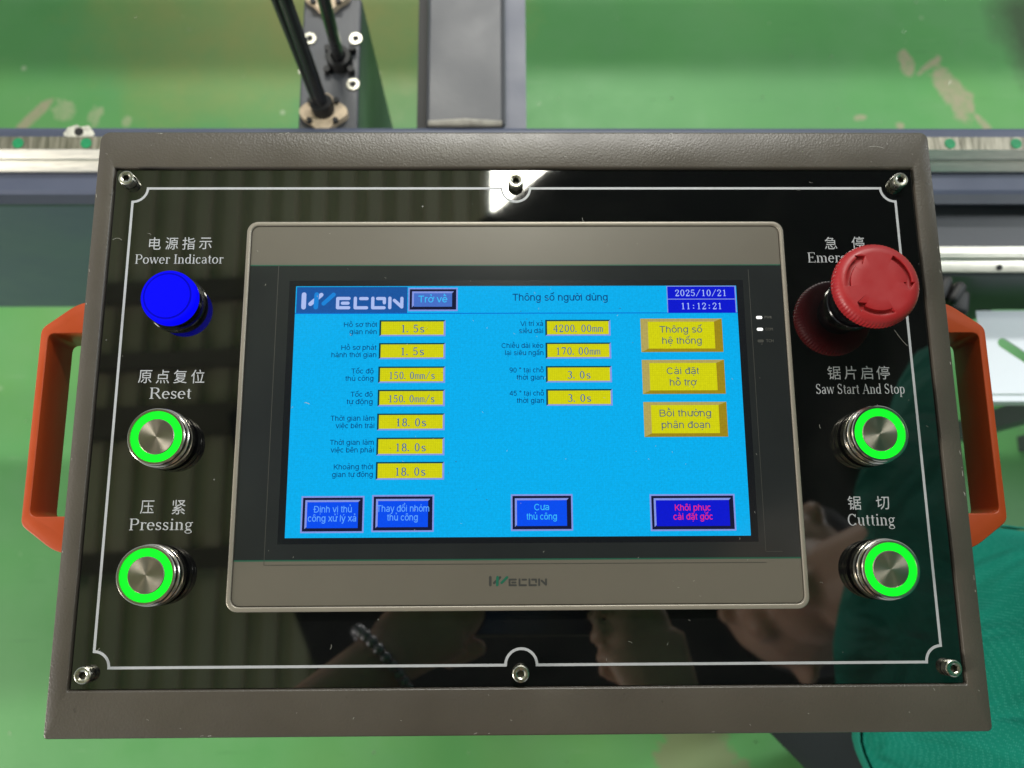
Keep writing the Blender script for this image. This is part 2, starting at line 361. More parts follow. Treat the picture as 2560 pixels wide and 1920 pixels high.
# a small serif face drawn with modulated strokes: capitals 0.66, x-height 0.45, stems TH, hairlines TN
TH, TN = 0.085, 0.034
def glyphs():
    G = {}
    def V(x, a, b, w=TH): return ('L', x, a, x, b, w)
    def H(a, b, y, w=TN): return ('L', a, y, b, y, w)
    def S(x, y, w=0.2): return ('L', x-w/2, y, x+w/2, y, TN)
    def A(cx, cy, rx, ry, a0, a1, th=TH): return ('A', cx, cy, rx, ry, a0, a1, th)
    B, X, C = 0.017, 0.435, 0.645
    def slab(x, a, b): return [V(x, a, b), S(x, a), S(x, b)]
    G['P'] = (0.54, slab(0.13, B, C)+[H(0.13, 0.3, C), H(0.13, 0.3, 0.32), A(0.3, 0.482, 0.17, 0.162, -90, 90)])
    G['R'] = (0.62, slab(0.13, B, C)+[H(0.13, 0.3, C), H(0.13, 0.32, 0.34), A(0.3, 0.492, 0.16, 0.152, -90, 90), ('L', 0.32, 0.34, 0.55, B, TH*0.9), S(0.56, B, 0.1)])
    G['I'] = (0.28, slab(0.14, B, C))
    G['E'] = (0.56, slab(0.13, B, C)+[H(0.1, 0.48, C), H(0.1, 0.5, B), H(0.13, 0.36, 0.34), V(0.48, 0.53, C, TN), V(0.5, B, 0.15, TN), V(0.36, 0.27, 0.41, TN)])
    G['S'] = (0.48, [A(0.23, 0.49, 0.14, 0.155, 20, 215, TH*0.8), ('L', 0.115, 0.40, 0.36, 0.26, TH), A(0.23, 0.175, 0.15, 0.158, -160, 35, TH*0.8), V(0.37, 0.5, C, TN), V(0.08, B, 0.17, TN)])
    G['C'] = (0.58, [A(0.3, 0.33, 0.23, 0.315, 40, 320), V(0.5, 0.47, C, TN), V(0.5, 0.02, 0.14, TN*0.8)])
    G['A'] = (0.62, [('L', 0.1, B, 0.31, C, TN), ('L', 0.31, C, 0.52, B, TH), H(0.17, 0.43, 0.23), S(0.1, B, 0.16), S(0.52, B, 0.18)])
    G['o'] = (0.46, [A(0.23, 0.225, 0.165, 0.21, 0, 360)])
    G['e'] = (0.42, [A(0.21, 0.225, 0.15, 0.21, 0, 315), H(0.07, 0.36, 0.25)])
    G['c'] = (0.40, [A(0.21, 0.225, 0.15, 0.21, 45, 315), ('L', 0.32, 0.37, 0.31, 0.35, TH)])
    G['w'] = (0.66, [('L', 0.07, X, 0.2, B, TH*0.85), ('L', 0.2, B, 0.33, X, TN), ('L', 0.33, X, 0.46, B, TH*0.85), ('L', 0.46, B, 0.59, X, TN), S(0.08, X, 0.14), S(0.59, X, 0.12), S(0.33, X, 0.12)])
    G['r'] = (0.36, slab(0.13, B, X)[:2]+[S(0.1, X, 0.1), A(0.25, 0.32, 0.11, 0.11, 50, 150, TN*1.6), ('L', 0.29, 0.41, 0.33, 0.38, TH)])
    n_ = lambda x: [V(x, B, X-0.1), A(x-0.105, 0.3, 0.105, 0.125, 0, 120, TH), S(x, B, 0.17)]
    G['n'] = (0.5, slab(0.12, B, X)[:2]+[S(0.09, X, 0.1)]+n_(0.37))
    G['m'] = (0.76, slab(0.12, B, X)[:2]+[S(0.09, X, 0.1)]+n_(0.37)+n_(0.62))
    G['u'] = (0.5, [V(0.12, 0.13, X), A(0.225, 0.14, 0.105, 0.12, 180, 300, TN*1.4), V(0.37, B, X), S(0.09, X, 0.12), S(0.34, X, 0.12), S(0.4, B, 0.1)])
    G['i'] = (0.26, slab(0.13, B, X)[:2]+[S(0.1, X, 0.1), ('L', 0.13, 0.56, 0.13, 0.64, TH)])
    G['d'] = (0.48, [A(0.22, 0.225, 0.15, 0.21, 0, 360), V(0.36, B, 0.66), S(0.33, 0.66, 0.1), S(0.4, B, 0.1)])
    G['p'] = (0.48, [A(0.26, 0.225, 0.15, 0.21, 0, 360), V(0.12, -0.2, X), S(0.09, X, 0.1), S(0.12, -0.2)])
    G['a'] = (0.42, [A(0.19, 0.33, 0.12, 0.105, 0, 160, TN*1.7), V(0.31, 0.06, 0.34), A(0.18, 0.13, 0.115, 0.115, 60, 330, TH*0.8), ('L', 0.22, 0.24, 0.31, 0.27, TN), ('L', 0.33, 0.05, 0.39, 0.03, TN*1.3)])
    G['t'] = (0.3, [V(0.14, 0.09, 0.57), H(0.04, 0.26, X), A(0.21, 0.09, 0.07, 0.075, 180, 310, TN*1.5)])
    G['s'] = (0.36, [A(0.18, 0.33, 0.1, 0.105, 20, 225, TH*0.7), ('L', 0.1, 0.27, 0.26, 0.18, TH*0.9), A(0.18, 0.12, 0.11, 0.105, -160, 45, TH*0.7), V(0.28, 0.33, X, TN), V(0.06, B, 0.12, TN)])
    G['g'] = (0.46, [A(0.2, 0.3, 0.125, 0.13, 0, 360, TH*0.75), A(0.21, -0.1, 0.16, 0.09, 0, 360, TN*1.4), ('L', 0.12, 0.19, 0.09, 0.07, TN*1.5), ('L', 0.1, 0.05, 0.32, 0.02, TH*0.8), ('L', 0.31, 0.4, 0.42, 0.43, TN*1.5)])
    G['y'] = (0.46, [('L', 0.07, X, 0.24, B, TH*0.85), ('L', 0.40, X, 0.19, -0.17, TN), S(0.08, X, 0.14), S(0.4, X, 0.12)])
    G[' '] = (0.22, [])
    return G
def digits():
    G = {}; t, n = 0.062, 0.036
    def A(cx, cy, rx, ry, a0, a1): return ('A', cx, cy, rx, ry, a0, a1, t)
    L = lambda *a: ('L', *a)
    G['0'] = [A(0.25, 0.33, 0.15, 0.32, 0, 360)]
    G['1'] = [L(0.26, 0.02, 0.26, 0.65, t), L(0.15, 0.02, 0.37, 0.02, n), L(0.26, 0.64, 0.14, 0.55, n)]
    G['2'] = [A(0.25, 0.5, 0.14, 0.15, -20, 190), L(0.385, 0.45, 0.1, 0.03, n*1.2), L(0.1, 0.03, 0.4, 0.03, t*1.1), L(0.4, 0.03, 0.42, 0.14, n)]
    G['3'] = [A(0.24, 0.5, 0.13, 0.15, -90, 150), A(0.23, 0.18, 0.16, 0.165, -150, 90)]
    G['4'] = [L(0.33, 0.02, 0.33, 0.65, t), L(0.33, 0.65, 0.06, 0.2, n), L(0.06, 0.2, 0.43, 0.2, n*1.2), L(0.25, 0.02, 0.41, 0.02, n)]
    G['5'] = [L(0.12, 0.63, 0.38, 0.63, t), L(0.12, 0.63, 0.1, 0.34, n), A(0.23, 0.21, 0.16, 0.19, -150, 130)]
    G['7'] = [L(0.09, 0.63, 0.41, 0.63, t*1.1), L(0.41, 0.63, 0.22, 0.02, t*0.85), L(0.09, 0.63, 0.08, 0.52, n)]
    G['8'] = [A(0.25, 0.49, 0.125, 0.155, 0, 360), A(0.25, 0.175, 0.15, 0.16, 0, 360)]
    G['.'] = [L(0.07, 0.01, 0.07, 0.1, 0.085)]
    G[':'] = [L(0.25, 0.06, 0.25, 0.15, 0.085), L(0.25, 0.36, 0.25, 0.45, 0.085)]
    G['/'] = [L(0.06, -0.04, 0.44, 0.7, n)]
    G['s'] = [A(0.25, 0.33, 0.12, 0.1, 20, 225), L(0.16, 0.27, 0.34, 0.18, t), A(0.25, 0.12, 0.13, 0.105, -160, 45)]
    G['m'] = [L(0.07, 0.02, 0.07, 0.43, t*.8), L(0.25, 0.02, 0.25, 0.38, t*.8), L(0.43, 0.02, 0.43, 0.38, t*.8), L(0.07, 0.4, 0.25, 0.42, n), L(0.25, 0.4, 0.43, 0.42, n),
              L(0.03, 0.02, 0.11, 0.02, n*.8), L(0.21, 0.02, 0.29, 0.02, n*.8), L(0.39, 0.02, 0.47, 0.02, n*.8)]
    G[' '] = []
    return {k: (0.5, v) for k, v in G.items()}
SW = 0.082
def sans_face():
    G = {}; w = SW
    L = lambda *a: ('L', *a, w)
    def C(cx, cy, rx, ry, a0, a1): return ('C', cx, cy, rx, ry, a0, a1, w)
    x, c, h = 0.48, 0.68, w/2
    bowl = lambda cx: C(cx, 0.258, 0.19, 0.222, 0, 360)
    G['a'] = (0.556, [C(0.27, 0.36, 0.165, 0.12, 0, 160), L(0.435, 0.0, 0.435, 0.37), C(0.24, 0.145, 0.165, 0.108, 60, 330), L(0.30, 0.25, 0.435, 0.27)])
    G['b'] = (0.556, [L(0.09, 0, 0.09, 0.72), bowl(0.285)])
    G['c'] = (0.5, [C(0.265, 0.258, 0.19, 0.222, 42, 318)])
    G['d'] = (0.556, [L(0.46, 0, 0.46, 0.72), bowl(0.265)])
    G['đ'] = (0.556, G['d'][1]+[L(0.3, 0.6, 0.56, 0.6)])
    G['e'] = (0.556, [C(0.28, 0.258, 0.2, 0.222, 0, 320), L(0.09, 0.258, 0.48, 0.258)])
    G['g'] = (0.556, [bowl(0.265), L(0.46, -0.02, 0.46, 0.52), C(0.27, -0.03, 0.19, 0.135, 195, 360)])
    G['h'] = (0.556, [L(0.09, 0, 0.09, 0.72), C(0.265, 0.30, 0.175, 0.18, 0, 170), L(0.44, 0, 0.44, 0.31)])
    G['n'] = (0.556, [L(0.09, 0, 0.09, 0.52), C(0.265, 0.30, 0.175, 0.18, 0, 170), L(0.44, 0, 0.44, 0.31)])
    G['m'] = (0.833, [L(0.09, 0, 0.09, 0.52), C(0.25, 0.33, 0.15, 0.15, 0, 170), L(0.4, 0, 0.4, 0.34), C(0.56, 0.33, 0.15, 0.15, 0, 165), L(0.71, 0, 0.71, 0.34)])
    G['i'] = (0.222, [L(0.11, 0, 0.11, 0.52), L(0.11, 0.62, 0.11, 0.72)])
    G['ı'] = (0.222, [L(0.11, 0, 0.11, 0.52)])
    G['k'] = (0.5, [L(0.09, 0, 0.09, 0.72), L(0.1, 0.18, 0.42, 0.51), L(0.22, 0.3, 0.45, 0)])
    G['l'] = (0.222, [L(0.11, 0, 0.11, 0.72)])
    G['o'] = (0.556, [C(0.278, 0.258, 0.205, 0.222, 0, 360)])
    G['p'] = (0.556, [L(0.09, -0.2, 0.09, 0.52), bowl(0.285)])
    G['r'] = (0.333, [L(0.09, 0, 0.09, 0.52), C(0.27, 0.28, 0.175, 0.2, 75, 165)])
    G['s'] = (0.5, [C(0.25, 0.37, 0.155, 0.11, 20, 235), L(0.15, 0.29, 0.36, 0.22), C(0.25, 0.14, 0.17, 0.105, -160, 50)])
    G['t'] = (0.278, [L(0.12, 0.1, 0.12, 0.66), L(0.02, 0.48, 0.25, 0.48), C(0.2, 0.1, 0.08, 0.06, 180, 290)])
    G['u'] = (0.556, [L(0.46, 0, 0.46, 0.52), C(0.28, 0.22, 0.18, 0.18, 180, 350), L(0.10, 0.21, 0.10, 0.52)])
    G['v'] = (0.5, [L(0.04, 0.52, 0.25, 0.01), L(0.25, 0.01, 0.46, 0.52)])
    G['x'] = (0.5, [L(0.05, 0.52, 0.45, 0), L(0.45, 0.52, 0.05, 0)])
    G['y'] = (0.5, [L(0.04, 0.52, 0.25, 0.02), L(0.46, 0.52, 0.20, -0.15), L(0.20, -0.15, 0.07, -0.18)])
    G['C'] = (0.722, [C(0.37, 0.35, 0.285, 0.325, 38, 322)])
    G['H'] = (0.722, [L(0.12, 0, 0.12, 0.716), L(0.6, 0, 0.6, 0.716), L(0.12, 0.38, 0.6, 0.38)])
    G['T'] = (0.611, [L(0.305, 0, 0.305, 0.7), L(0.03, 0.675, 0.58, 0.675)])
    G['V'] = (0.667, [L(0.04, 0.716, 0.333, 0.01), L(0.333, 0.01, 0.63, 0.716)])
    G['K'] = (0.667, [L(0.12, 0, 0.12, 0.716), L(0.13, 0.26, 0.6, 0.71), L(0.28, 0.4, 0.62, 0)])
    G['B'] = (0.667, [L(0.12, 0, 0.12, 0.716), L(0.12, 0.675, 0.38, 0.675), L(0.12, 0.375, 0.4, 0.375), L(0.12, 0.04, 0.4, 0.04), C(0.38, 0.525, 0.165, 0.15, -90, 90), C(0.4, 0.208, 0.185, 0.168, -90, 90)])
    G['D'] = (0.722, [L(0.13, 0, 0.13, 0.716), L(0.13, 0.675, 0.35, 0.675), L(0.13, 0.04, 0.35, 0.04), C(0.35, 0.358, 0.285, 0.318, -90, 90)])
    G['Đ'] = (0.722, G['D'][1]+[L(0.0, 0.36, 0.32, 0.36)])
    G['9'] = (0.556, [C(0.27, 0.48, 0.18, 0.2, 0, 360), C(0.24, 0.33, 0.215, 0.3, -110, 40)])
    G['0'] = (0.556, [C(0.278, 0.35, 0.19, 0.325, 0, 360)])
    G['4'] = (0.556, [L(0.39, 0, 0.39, 0.7), L(0.39, 0.69, 0.05, 0.2), L(0.04, 0.2, 0.52, 0.2)])
    G['5'] = (0.556, [L(0.14, 0.66, 0.47, 0.66), L(0.15, 0.67, 0.09, 0.34), C(0.27, 0.23, 0.19, 0.21, -150, 140)])
    G['°'] = (0.4, [C(0.2, 0.6, 0.09, 0.09, 0, 360)])
    G[' '] = (0.278, [])
    return G
SF = sans_face()
import unicodedata
def sans_mesh(body, wt=1.0):
    face = {}; key = []
    for ch in body:
        if ch in SF: key.append(ch); face[ch] = SF[ch]; continue
        d = unicodedata.normalize('NFD', ch); base = d[0]; marks = d[1:]
        src = 'ı' if base == 'i' and any(m != '\u0323' for m in marks) else base
        adv, st = SF[src]; st = list(st); cx = adv/2; y = 0.66 if base.islower() else 0.8; lift = 0; w = SW*0.85
        def L(*a): return ('L', *a, w)
        for m in sorted(marks, key=lambda m: '\u031b\u0323\u0302\u0306'.find(m) if m in '\u031b\u0323\u0302\u0306' else 9):
            if m == '\u031b': xr = 0.48 if base == 'o' else 0.48; st += [('C', xr, 0.52, 0.09, 0.09, -80, 60, w), L(xr, 0.43, xr-0.06, 0.42)]
            elif m == '\u0323': st.append(L(cx, -0.2, cx, -0.1))
            elif m == '\u0302': st += [L(cx-0.13, y, cx, y+0.11), L(cx, y+0.11, cx+0.13, y)]; lift = 1
            elif m == '\u0306': st.append(('C', cx, y+0.11, 0.12, 0.1, 190, 350, w)); lift = 1
            else:
                ox, oy = (cx+0.13, y+0.1) if lift and m in '\u0300\u0301\u0309' else (cx, y+(0.13 if lift else 0))
                if m == '\u0300': ox = cx-0.0 if not lift else cx-0.02; oy = y if not lift else y+0.13; st.append(L(ox-0.08, oy+0.13, ox+0.05, oy))
                elif m == '\u0301': st.append(L(ox-0.04, oy, ox+0.08, oy+0.13))
                elif m == '\u0309': st += [('C', ox, oy+0.12, 0.055, 0.05, -60, 160, w), L(ox+0.02, oy+0.07, ox, oy)]
                elif m == '\u0303': st += [('C', ox-0.06, oy+0.03, 0.065, 0.045, 10, 170, w), ('C', ox+0.06, oy+0.045, 0.065, 0.045, 190, 350, w)]
        face[ch] = (adv, st); key.append(ch)
    def lift_y(y): return y*1.1 if y <= 0.52 else (0.572+(y-0.52)*0.74 if y < 0.72 else y)
    for ch in face:
        if ch.islower():
            out = []
            for q in face[ch][1]:
                if q[0] == 'L': out.append(('L', q[1], lift_y(q[2]), q[3], lift_y(q[4]), q[5]))
                elif q[2] < 0.52: out.append((q[0], q[1], q[2]*1.1, q[3], q[4]*1.1, *q[5:]))
                else: out.append(q)
            face[ch] = (face[ch][0], out)
    return stroke_mesh(body, face, wt)
GL, DG = glyphs(), digits()
def stroke_mesh(body, face, weight=1.0):
    vs, fs = [], []; x = 0
    def quadstrip(pts, ws):
        n = len(pts); base = len(vs)
        for i, (px, py) in enumerate(pts):
            a = pts[max(i-1, 0)]; b = pts[min(i+1, n-1)]; dx, dy = b[0]-a[0], b[1]-a[1]; l = math.hypot(dx, dy) or 1
            nx, ny = -dy/l*ws[i]/2, dx/l*ws[i]/2
            vs.append((px+nx, py+ny, 0)); vs.append((px-nx, py-ny, 0))
        for i in range(n-1): k = base+2*i; fs.append((k, k+1, k+3, k+2))
    for ch in body:
        adv, st = face[ch]
        for s in st:
            if s[0] == 'L':
                quadstrip([(x+s[1], s[2]), (x+s[3], s[4])], [s[5]*weight]*2)
            else:
                kind, cx, cy, rx, ry, a0, a1, th = s; n = max(6, int(abs(a1-a0)/18)); pts, ws = [], []
                for i in range(n+1):
                    a = R_(a0+(a1-a0)*i/n); pts.append((x+cx+rx*math.cos(a), cy+ry*math.sin(a)))
                    ws.append(th*weight if kind == 'C' else (TN+(th-TN)*abs(math.cos(a)))*weight)
                quadstrip(pts, ws)
        x += adv
    me = bpy.data.meshes.new('lettering'); me.from_pydata(vs, [], fs); return me
def layer(me, step=0.004):            # overlapping strokes get their own hair-thin height
    for i, p in enumerate(me.polygons):
        for v in p.vertices: me.vertices[v].co.z += step*(i % 7)/1000
    return me
def serif(body, x0, x1, base, cap, z, mat, parent, face=None, weight=1.0, capref=0.66):
    me = fit(stroke_mesh(body, face or GL, weight), x0, x1, base, cap, z, capref)
    return link('lettering', layer(me), mat, parent)
def strokes(paths, widths, T, z, name, mat, parent, step=0.004):
    """round-ended logo strokes; T maps logo units to mm."""
    bm = bmesh.new()
    k = 0
    for pts, w in zip(paths, widths):
        P = [T(*p) for p in pts]
        for a, b in zip(P, P[1:]):
            d = math.atan2(b[1]-a[1], b[0]-a[0]); out = []
            for c, s in ((b, -90), (a, 90)):
                for i in range(9): t = d+R_(s+22.5*i); out.append((c[0]+w/2*math.cos(t), c[1]+w/2*math.sin(t)))
            bm.faces.new([bm.verts.new((mm(x), mm(y), mm(z+step*k))) for x, y in out]); k += 1
    return link(name, B2M(name, bm), mat, parent)
def flat(name, polys, mats, parent, z):
    """polys: list of (points, material index, dz)"""
    bm = bmesh.new()
    for pts, mi, dz in polys:
        f = bm.faces.new([bm.verts.new((mm(x), mm(y), mm(z+dz))) for x, y in pts]); f.material_index = mi
    me = bpy.data.meshes.new(name); bm.to_mesh(me); bm.free()
    return link(name, me, mats, parent)
def rc(x0, y0, x1, y1): return [(x0, y0), (x1, y0), (x1, y1), (x0, y1)]

# ================================================================== THE SETTING
bm = bmesh.new(); bmesh.ops.create_grid(bm, x_segments=1, y_segments=1, size=9)
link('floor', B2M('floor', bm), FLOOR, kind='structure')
# corrugated roof high above, seen mirrored in the black panel
bm = bmesh.new(); n = 46; x0, x1 = -3.2, 3.6; prof = []
for i in range(n):
    x = x0+(x1-x0)*i/n; w = (x1-x0)/n
    prof += [(x, 0), (x+w*0.42, 0), (x+w*0.5, 0.045), (x+w*0.92, 0.045)]
prof.append((x1, 0))
for (xa, za), (xb, zb) in zip(prof, prof[1:]):
    bm.faces.new([bm.verts.new((xa, -2.4, 4.9+za)), bm.verts.new((xb, -2.4, 4.9+zb)), bm.verts.new((xb, 4.2, 4.9+zb)), bm.verts.new((xa, 4.2, 4.9+za))])
ceil_ = link('ceiling', B2M('ceiling', bm), ROOF, kind='structure')
for py_, th_ in ((61, 0.10), (25, 0.08), (-6, 0.15), (-74, 0.10)):
    k_ = (433.63+3800)/433.63; yy = (-77.31+(py_+77.31)*k_)/1000
    bm = bmesh.new(); prism(bm, [(-3200, yy*1000-th_*500-60), (-3200, yy*1000+th_*500-60), (3600, yy*1000+th_*500+250), (3600, yy*1000-th_*500+250)], 4800, 4880)
    link('purlin', B2M('purlin', bm), PURL, ceil_)

# ================================================================== CONTROL BOX
box = thing('control_box', W(0, 0, 0), 'brown operator box with black front, lit touch screen, push buttons and orange side handles', 'control panel')
# housing: folded sheet frame with a deep body behind it
bm = bmesh.new()
N = 5
outer, inner = rrect4(-217.3, -152.5, 218.7, 148, (2.2, 4, 5, 1.5), N), rrect(-208.5, -131.5, 209.1, 127.8, 0.8, N)
prism(bm, outer, -1.6, 2.2, 0, hole=inner)
o = link('housing', B2M('housing', bm), HOUS, box); bevel_mod(o, 0.0009, 3); apply_mods(o)
for p in o.data.polygons: p.use_smooth = True
o.data.set_sharp_from_angle(angle=R_(35))
bm = bmesh.new(); prism(bm, rrect(-215, -149, 216, 145, 5, N), -110, -1.7, 0)
link('housing_body', B2M('housing_body', bm), HOUS, box, smooth=35)
bm = bmesh.new(); boxm(bm, -45, -45, -985, 45, 45, -111); boxm(bm, -150, -150, -1000, 150, 150, -985.5)
link('pedestal', B2M('pedestal', bm), BEAMD, box)
bm = bmesh.new(); prism(bm, rrect(-208.1, -131.1, 208.7, 127.4, 0.5, N), -1.5, 0)
front = link('front_panel', B2M('front_panel', bm), PANEL, box)

# border line with notches round the screws
def arc(cx, cy, r, a0, a1, n=14): return [(cx+r*math.cos(R_(a0+(a1-a0)*i/n)), cy+r*math.sin(R_(a0+(a1-a0)*i/n))) for i in range(n+1)]
pts = []
L_, Rr, T_, B_ = -198.6, 199.0, 117.1, -121.7; rr = 7.4; rm = 7.4
LB = -198.4
def notch(corner):
    return corner
pts += arc(L_, T_, rr, -90, 0)                                   # top left (concave)
pts += arc(0.0, T_, rm, 180, 360)                                # top middle, dips down
pts += arc(Rr, T_, rr, 180, 270)
pts += arc(Rr+0.4, B_, rr, 90, 180)
pts += arc(1.0, B_, rm, 0, 180)
pts += arc(LB, B_, rr, 0, 90)
w = 1.25; n = len(pts); bm = bmesh.new(); ring = []
for i in range(n):
    a, p, b = Vector(pts[i-1]), Vector(pts[i]), Vector(pts[(i+1) % n])
    d1, d2 = (p-a).normalized(), (b-p).normalized()
    n1 = Vector((-d1.y, d1.x)); n2 = Vector((-d2.y, d2.x)); m_ = (n1+n2); m_.normalize(); k = w/2/max(0.4, m_.dot(n1))
    ring.append((bm.verts.new((mm(p.x+m_.x*k), mm(p.y+m_.y*k), mm(0.06))), bm.verts.new((mm(p.x-m_.x*k), mm(p.y-m_.y*k), mm(0.06)))))
for i in range(n):
    a, b = ring[i], ring[(i+1) % n]; bm.faces.new((a[0], a[1], b[1], b[0]))
link('border_line', B2M('border_line', bm), PRINT, front)

def cjk(s, x0, y0, size, adv, label=None):
    for i, ch in enumerate(s):
        if ch == ' ': continue
        me = text_mesh(ch); xs = [v.co.x for v in me.vertices]; ys = [v.co.y for v in me.vertices]
        if not xs: continue
        a, b, c, d = min(xs), max(xs), min(ys), max(ys); sc = size/max(b-a, d-c)
        cx = x0+size/2+i*adv
        for v in me.vertices: v.co = Vector((mm(cx+(v.co.x-(a+b)/2)*sc*0.98), mm(y0+size/2+(v.co.y-(c+d)/2)*sc*1.02), mm(0.06)))
        link('lettering', me, PRINT, front)
Zt = 0.06
cjk('电源指示', -188.6, 83.6, 6.6, 8.6); serif('Power Indicator', -194.7, -149.7, 76.0, 4.95, Zt, PRINT, front)
cjk('原点复位', -188.3, 13.6, 6.8, 8.7); serif('Reset', -182.0, -161.5, 5.8, 5.6, Zt, PRINT, front)
cjk('压', -182.2, -50.7, 6.6, 8.6); cjk('紧', -167.2, -50.9, 6.8, 8.6); serif('Pressing', -186.8, -156.4, -58.4, 5.5, Zt, PRINT, front)
cjk('急', 159.9, 83.5, 6.5, 8); cjk('停', 173.9, 83.5, 6.7, 8); serif('Emergency', 150.5, 185.5, 76.2, 5.4, Zt, PRINT, front)
cjk('锯片启停', 155.9, 14.5, 6.8, 8.25); serif('Saw Start And Stop', 149.7, 194.1, 7.1, 5.1, Zt, PRINT, front)
cjk('锯', 160.8, -50.4, 6.6, 8); cjk('切', 174.6, -50.4, 6.6, 8); serif('Cutting', 160.2, 183.2, -58.0, 5.6, Zt, PRINT, front)

# screws: socket heads standing proud of the panel
def hexr(r, a0=0): return [(r*math.cos(R_(a0+60*i)), r*math.sin(R_(a0+60*i))) for i in range(6)]
def screw_mesh():
    bm = bmesh.new(); nseg = 48
    R1, zt = 3.95, 5.2
    lathe(bm, [(2.3, zt-0.05), (2.45, zt), (3.4, zt), (3.8, zt-0.25), (R1, zt-0.7), (R1, 0.4), (3.7, 0.3), (3.7, 0.0)], n=nseg)
    # hexagonal socket
    top = [v for v in bm.verts if abs(v.co.z-mm(zt-0.05)) < 1e-7]
    top.sort(key=lambda v: math.atan2(v.co.y, v.co.x))
    hx, bt = [], []
    for v in top:
        a = math.atan2(v.co.y, v.co.x); k = (a % (math.pi/3))-math.pi/6; r = mm(1.6)/math.cos(k)
        hx.append(bm.verts.new((r*math.cos(a), r*math.sin(a), mm(zt-0.35)))); bt.append(bm.verts.new((r*math.cos(a), r*math.sin(a), mm(zt-3))))
    for i in range(nseg):
        j = (i+1) % nseg
        bm.faces.new((top[i], top[j], hx[j], hx[i])); f = bm.faces.new((hx[i], hx[j], bt[j], bt[i])); f.material_index = 1
    f = bm.faces.new(bt); f.material_index = 1
    me = B2M('screw', bm); me.materials.append(SCREWM); me.materials.append(SCREWD)
    for p in me.polygons: p.use_smooth = True
    me.set_sharp_from_angle(angle=R_(30)); return me
sm = screw_mesh()
for i, (x, y) in enumerate([(-200.9, 120.8), (0.0, 119.3), (200.5, 119.8), (-200.7, -124.4), (0.6, -125.2), (202.2, -124.2)]):
    o = bpy.data.objects.new('screw', sm); COL.objects.link(o); o.parent = box; o.location = (mm(x), mm(y), 0); o.rotation_euler = (0, 0, i*0.7)

# handles
def handle(sgn, pts):
    bm = bmesh.new()
    prism(bm, [(sgn*x, y) for x, y in (pts if sgn > 0 else pts[::-1])], -46, -18)
    o = link('handle', B2M('handle', bm), ORANGE, box); bevel_mod(o, 0.0014, 3, 20); apply_mods(o)
    for p in o.data.polygons: p.use_smooth = True
    o.data.set_sharp_from_angle(angle=R_(40))
def rcorner(p, a, b, r, n=5):
    p, a, b = Vector(p), Vector(a), Vector(b); q0 = p+(a-p).normalized()*r; q1 = p+(b-p).normalized()*r
    return [tuple((q0*(1-t)+p*t)*(1-t)+(p*(1-t)+q1*t)*t) for t in [i/n for i in range(n+1)]]
def hprofile(xo, yo0, yc0, yc1, yo1, xi, yi0, yi1):
    P = [(214, yo1), (229, yo1), (xo, yc1), (xo, yc0), (229, yo0), (214, yo0), (214, yi0), (xi, yi0), (xi, yi1), (214, yi1)]
    rad = [0, 7, 3.2, 3.2, 7, 0, 0, 4, 4, 0]; out = []
    for i, p in enumerate(P):
        if rad[i]: out += rcorner(p, P[i-1], P[(i+1) % len(P)], rad[i])
        else: out.append(p)
    return out
handle(-1, hprofile(248.3, 61.5, 46.9, -54.8, -69.0, 244.4, 44.4, -50.6))
handle(1, hprofile(248.6, 60.5, 46.3, -55.2, -69.6, 245.0, 43.4, -51.4))

# illuminated push buttons
def push_button(x, y, rot):
    bm = bmesh.new()
    lathe(bm, [(12.15, 14.7), (12.3, 15.0), (13.2, 15.0), (13.6, 14.7), (13.7, 14.2), (13.7, 12.6), (13.3, 12.3), (12.9, 12.2), (12.9, 11.2), (13.6, 11.0), (14.2, 10.5), (14.2, 8.2), (13.8, 7.8),
               (13.1, 7.6), (13.1, 6.8), (14.0, 6.5), (14.3, 6.0), (14.3, 2.2), (13.6, 2.0), (13.6, 0)], n=96, mats=[0]*17+[1]*2)
    o = link('push_button', B2M('push_button', bm), [STEEL, BLACKP], box, smooth=30); o.location = (mm(x), mm(y), 0)
    bm = bmesh.new(); lathe(bm, [(8.55, 14.55), (12.1, 14.55)], n=96); link('light_ring', B2M('light_ring', bm), GREEN_E, o)
    bm = bmesh.new(); lathe(bm, [(0.0, 14.9), (4, 14.9), (8.2, 14.9), (8.45, 14.7), (8.45, 13.5)], n=96)
    c = link('button_cap', B2M('button_cap', bm), BRUSH, o); c.rotation_euler = (0, 0, rot)
push_button(-171.5, -15.3, 0); push_button(-171.4, -79.5, 0.4); push_button(173.4, -15.2, 0); push_button(172.7, -78.8, 0.8)

# blue pilot lamp
bm = bmesh.new()
lathe(bm, [(12.6, 7.6), (13.0, 7.4), (13.0, 2.4), (14.2, 2.2), (14.6, 1.7), (14.6, 0.0)], n=80)
o = link('pilot_lamp', B2M('pilot_lamp', bm), BLACKP, box, smooth=30); o.location = (mm(-171.4), mm(54.3), 0)
bm = bmesh.new(); lathe(bm, [(0, 15.2), (6, 15.1), (11.0, 14.7), (11.4, 14.3), (11.8, 14.5), (12.7, 14.1), (13.4, 13.2), (13.6, 12.2), (13.6, 8.2), (12.8, 7.8), (12.6, 7.5)], n=80)
lm = link('lens', B2M('lens', bm), [BLUE_E, emis('blue_lens_groove', (0, 0, 196), 1.0, 0.1, rough=0.5, spec=0)], o, smooth=25)
for p in lm.data.polygons:
    r_ = math.hypot(p.center.x, p.center.y)*1000
    if 11.0 < r_ < 11.8 and p.center.z > 0.0138: p.material_index = 1

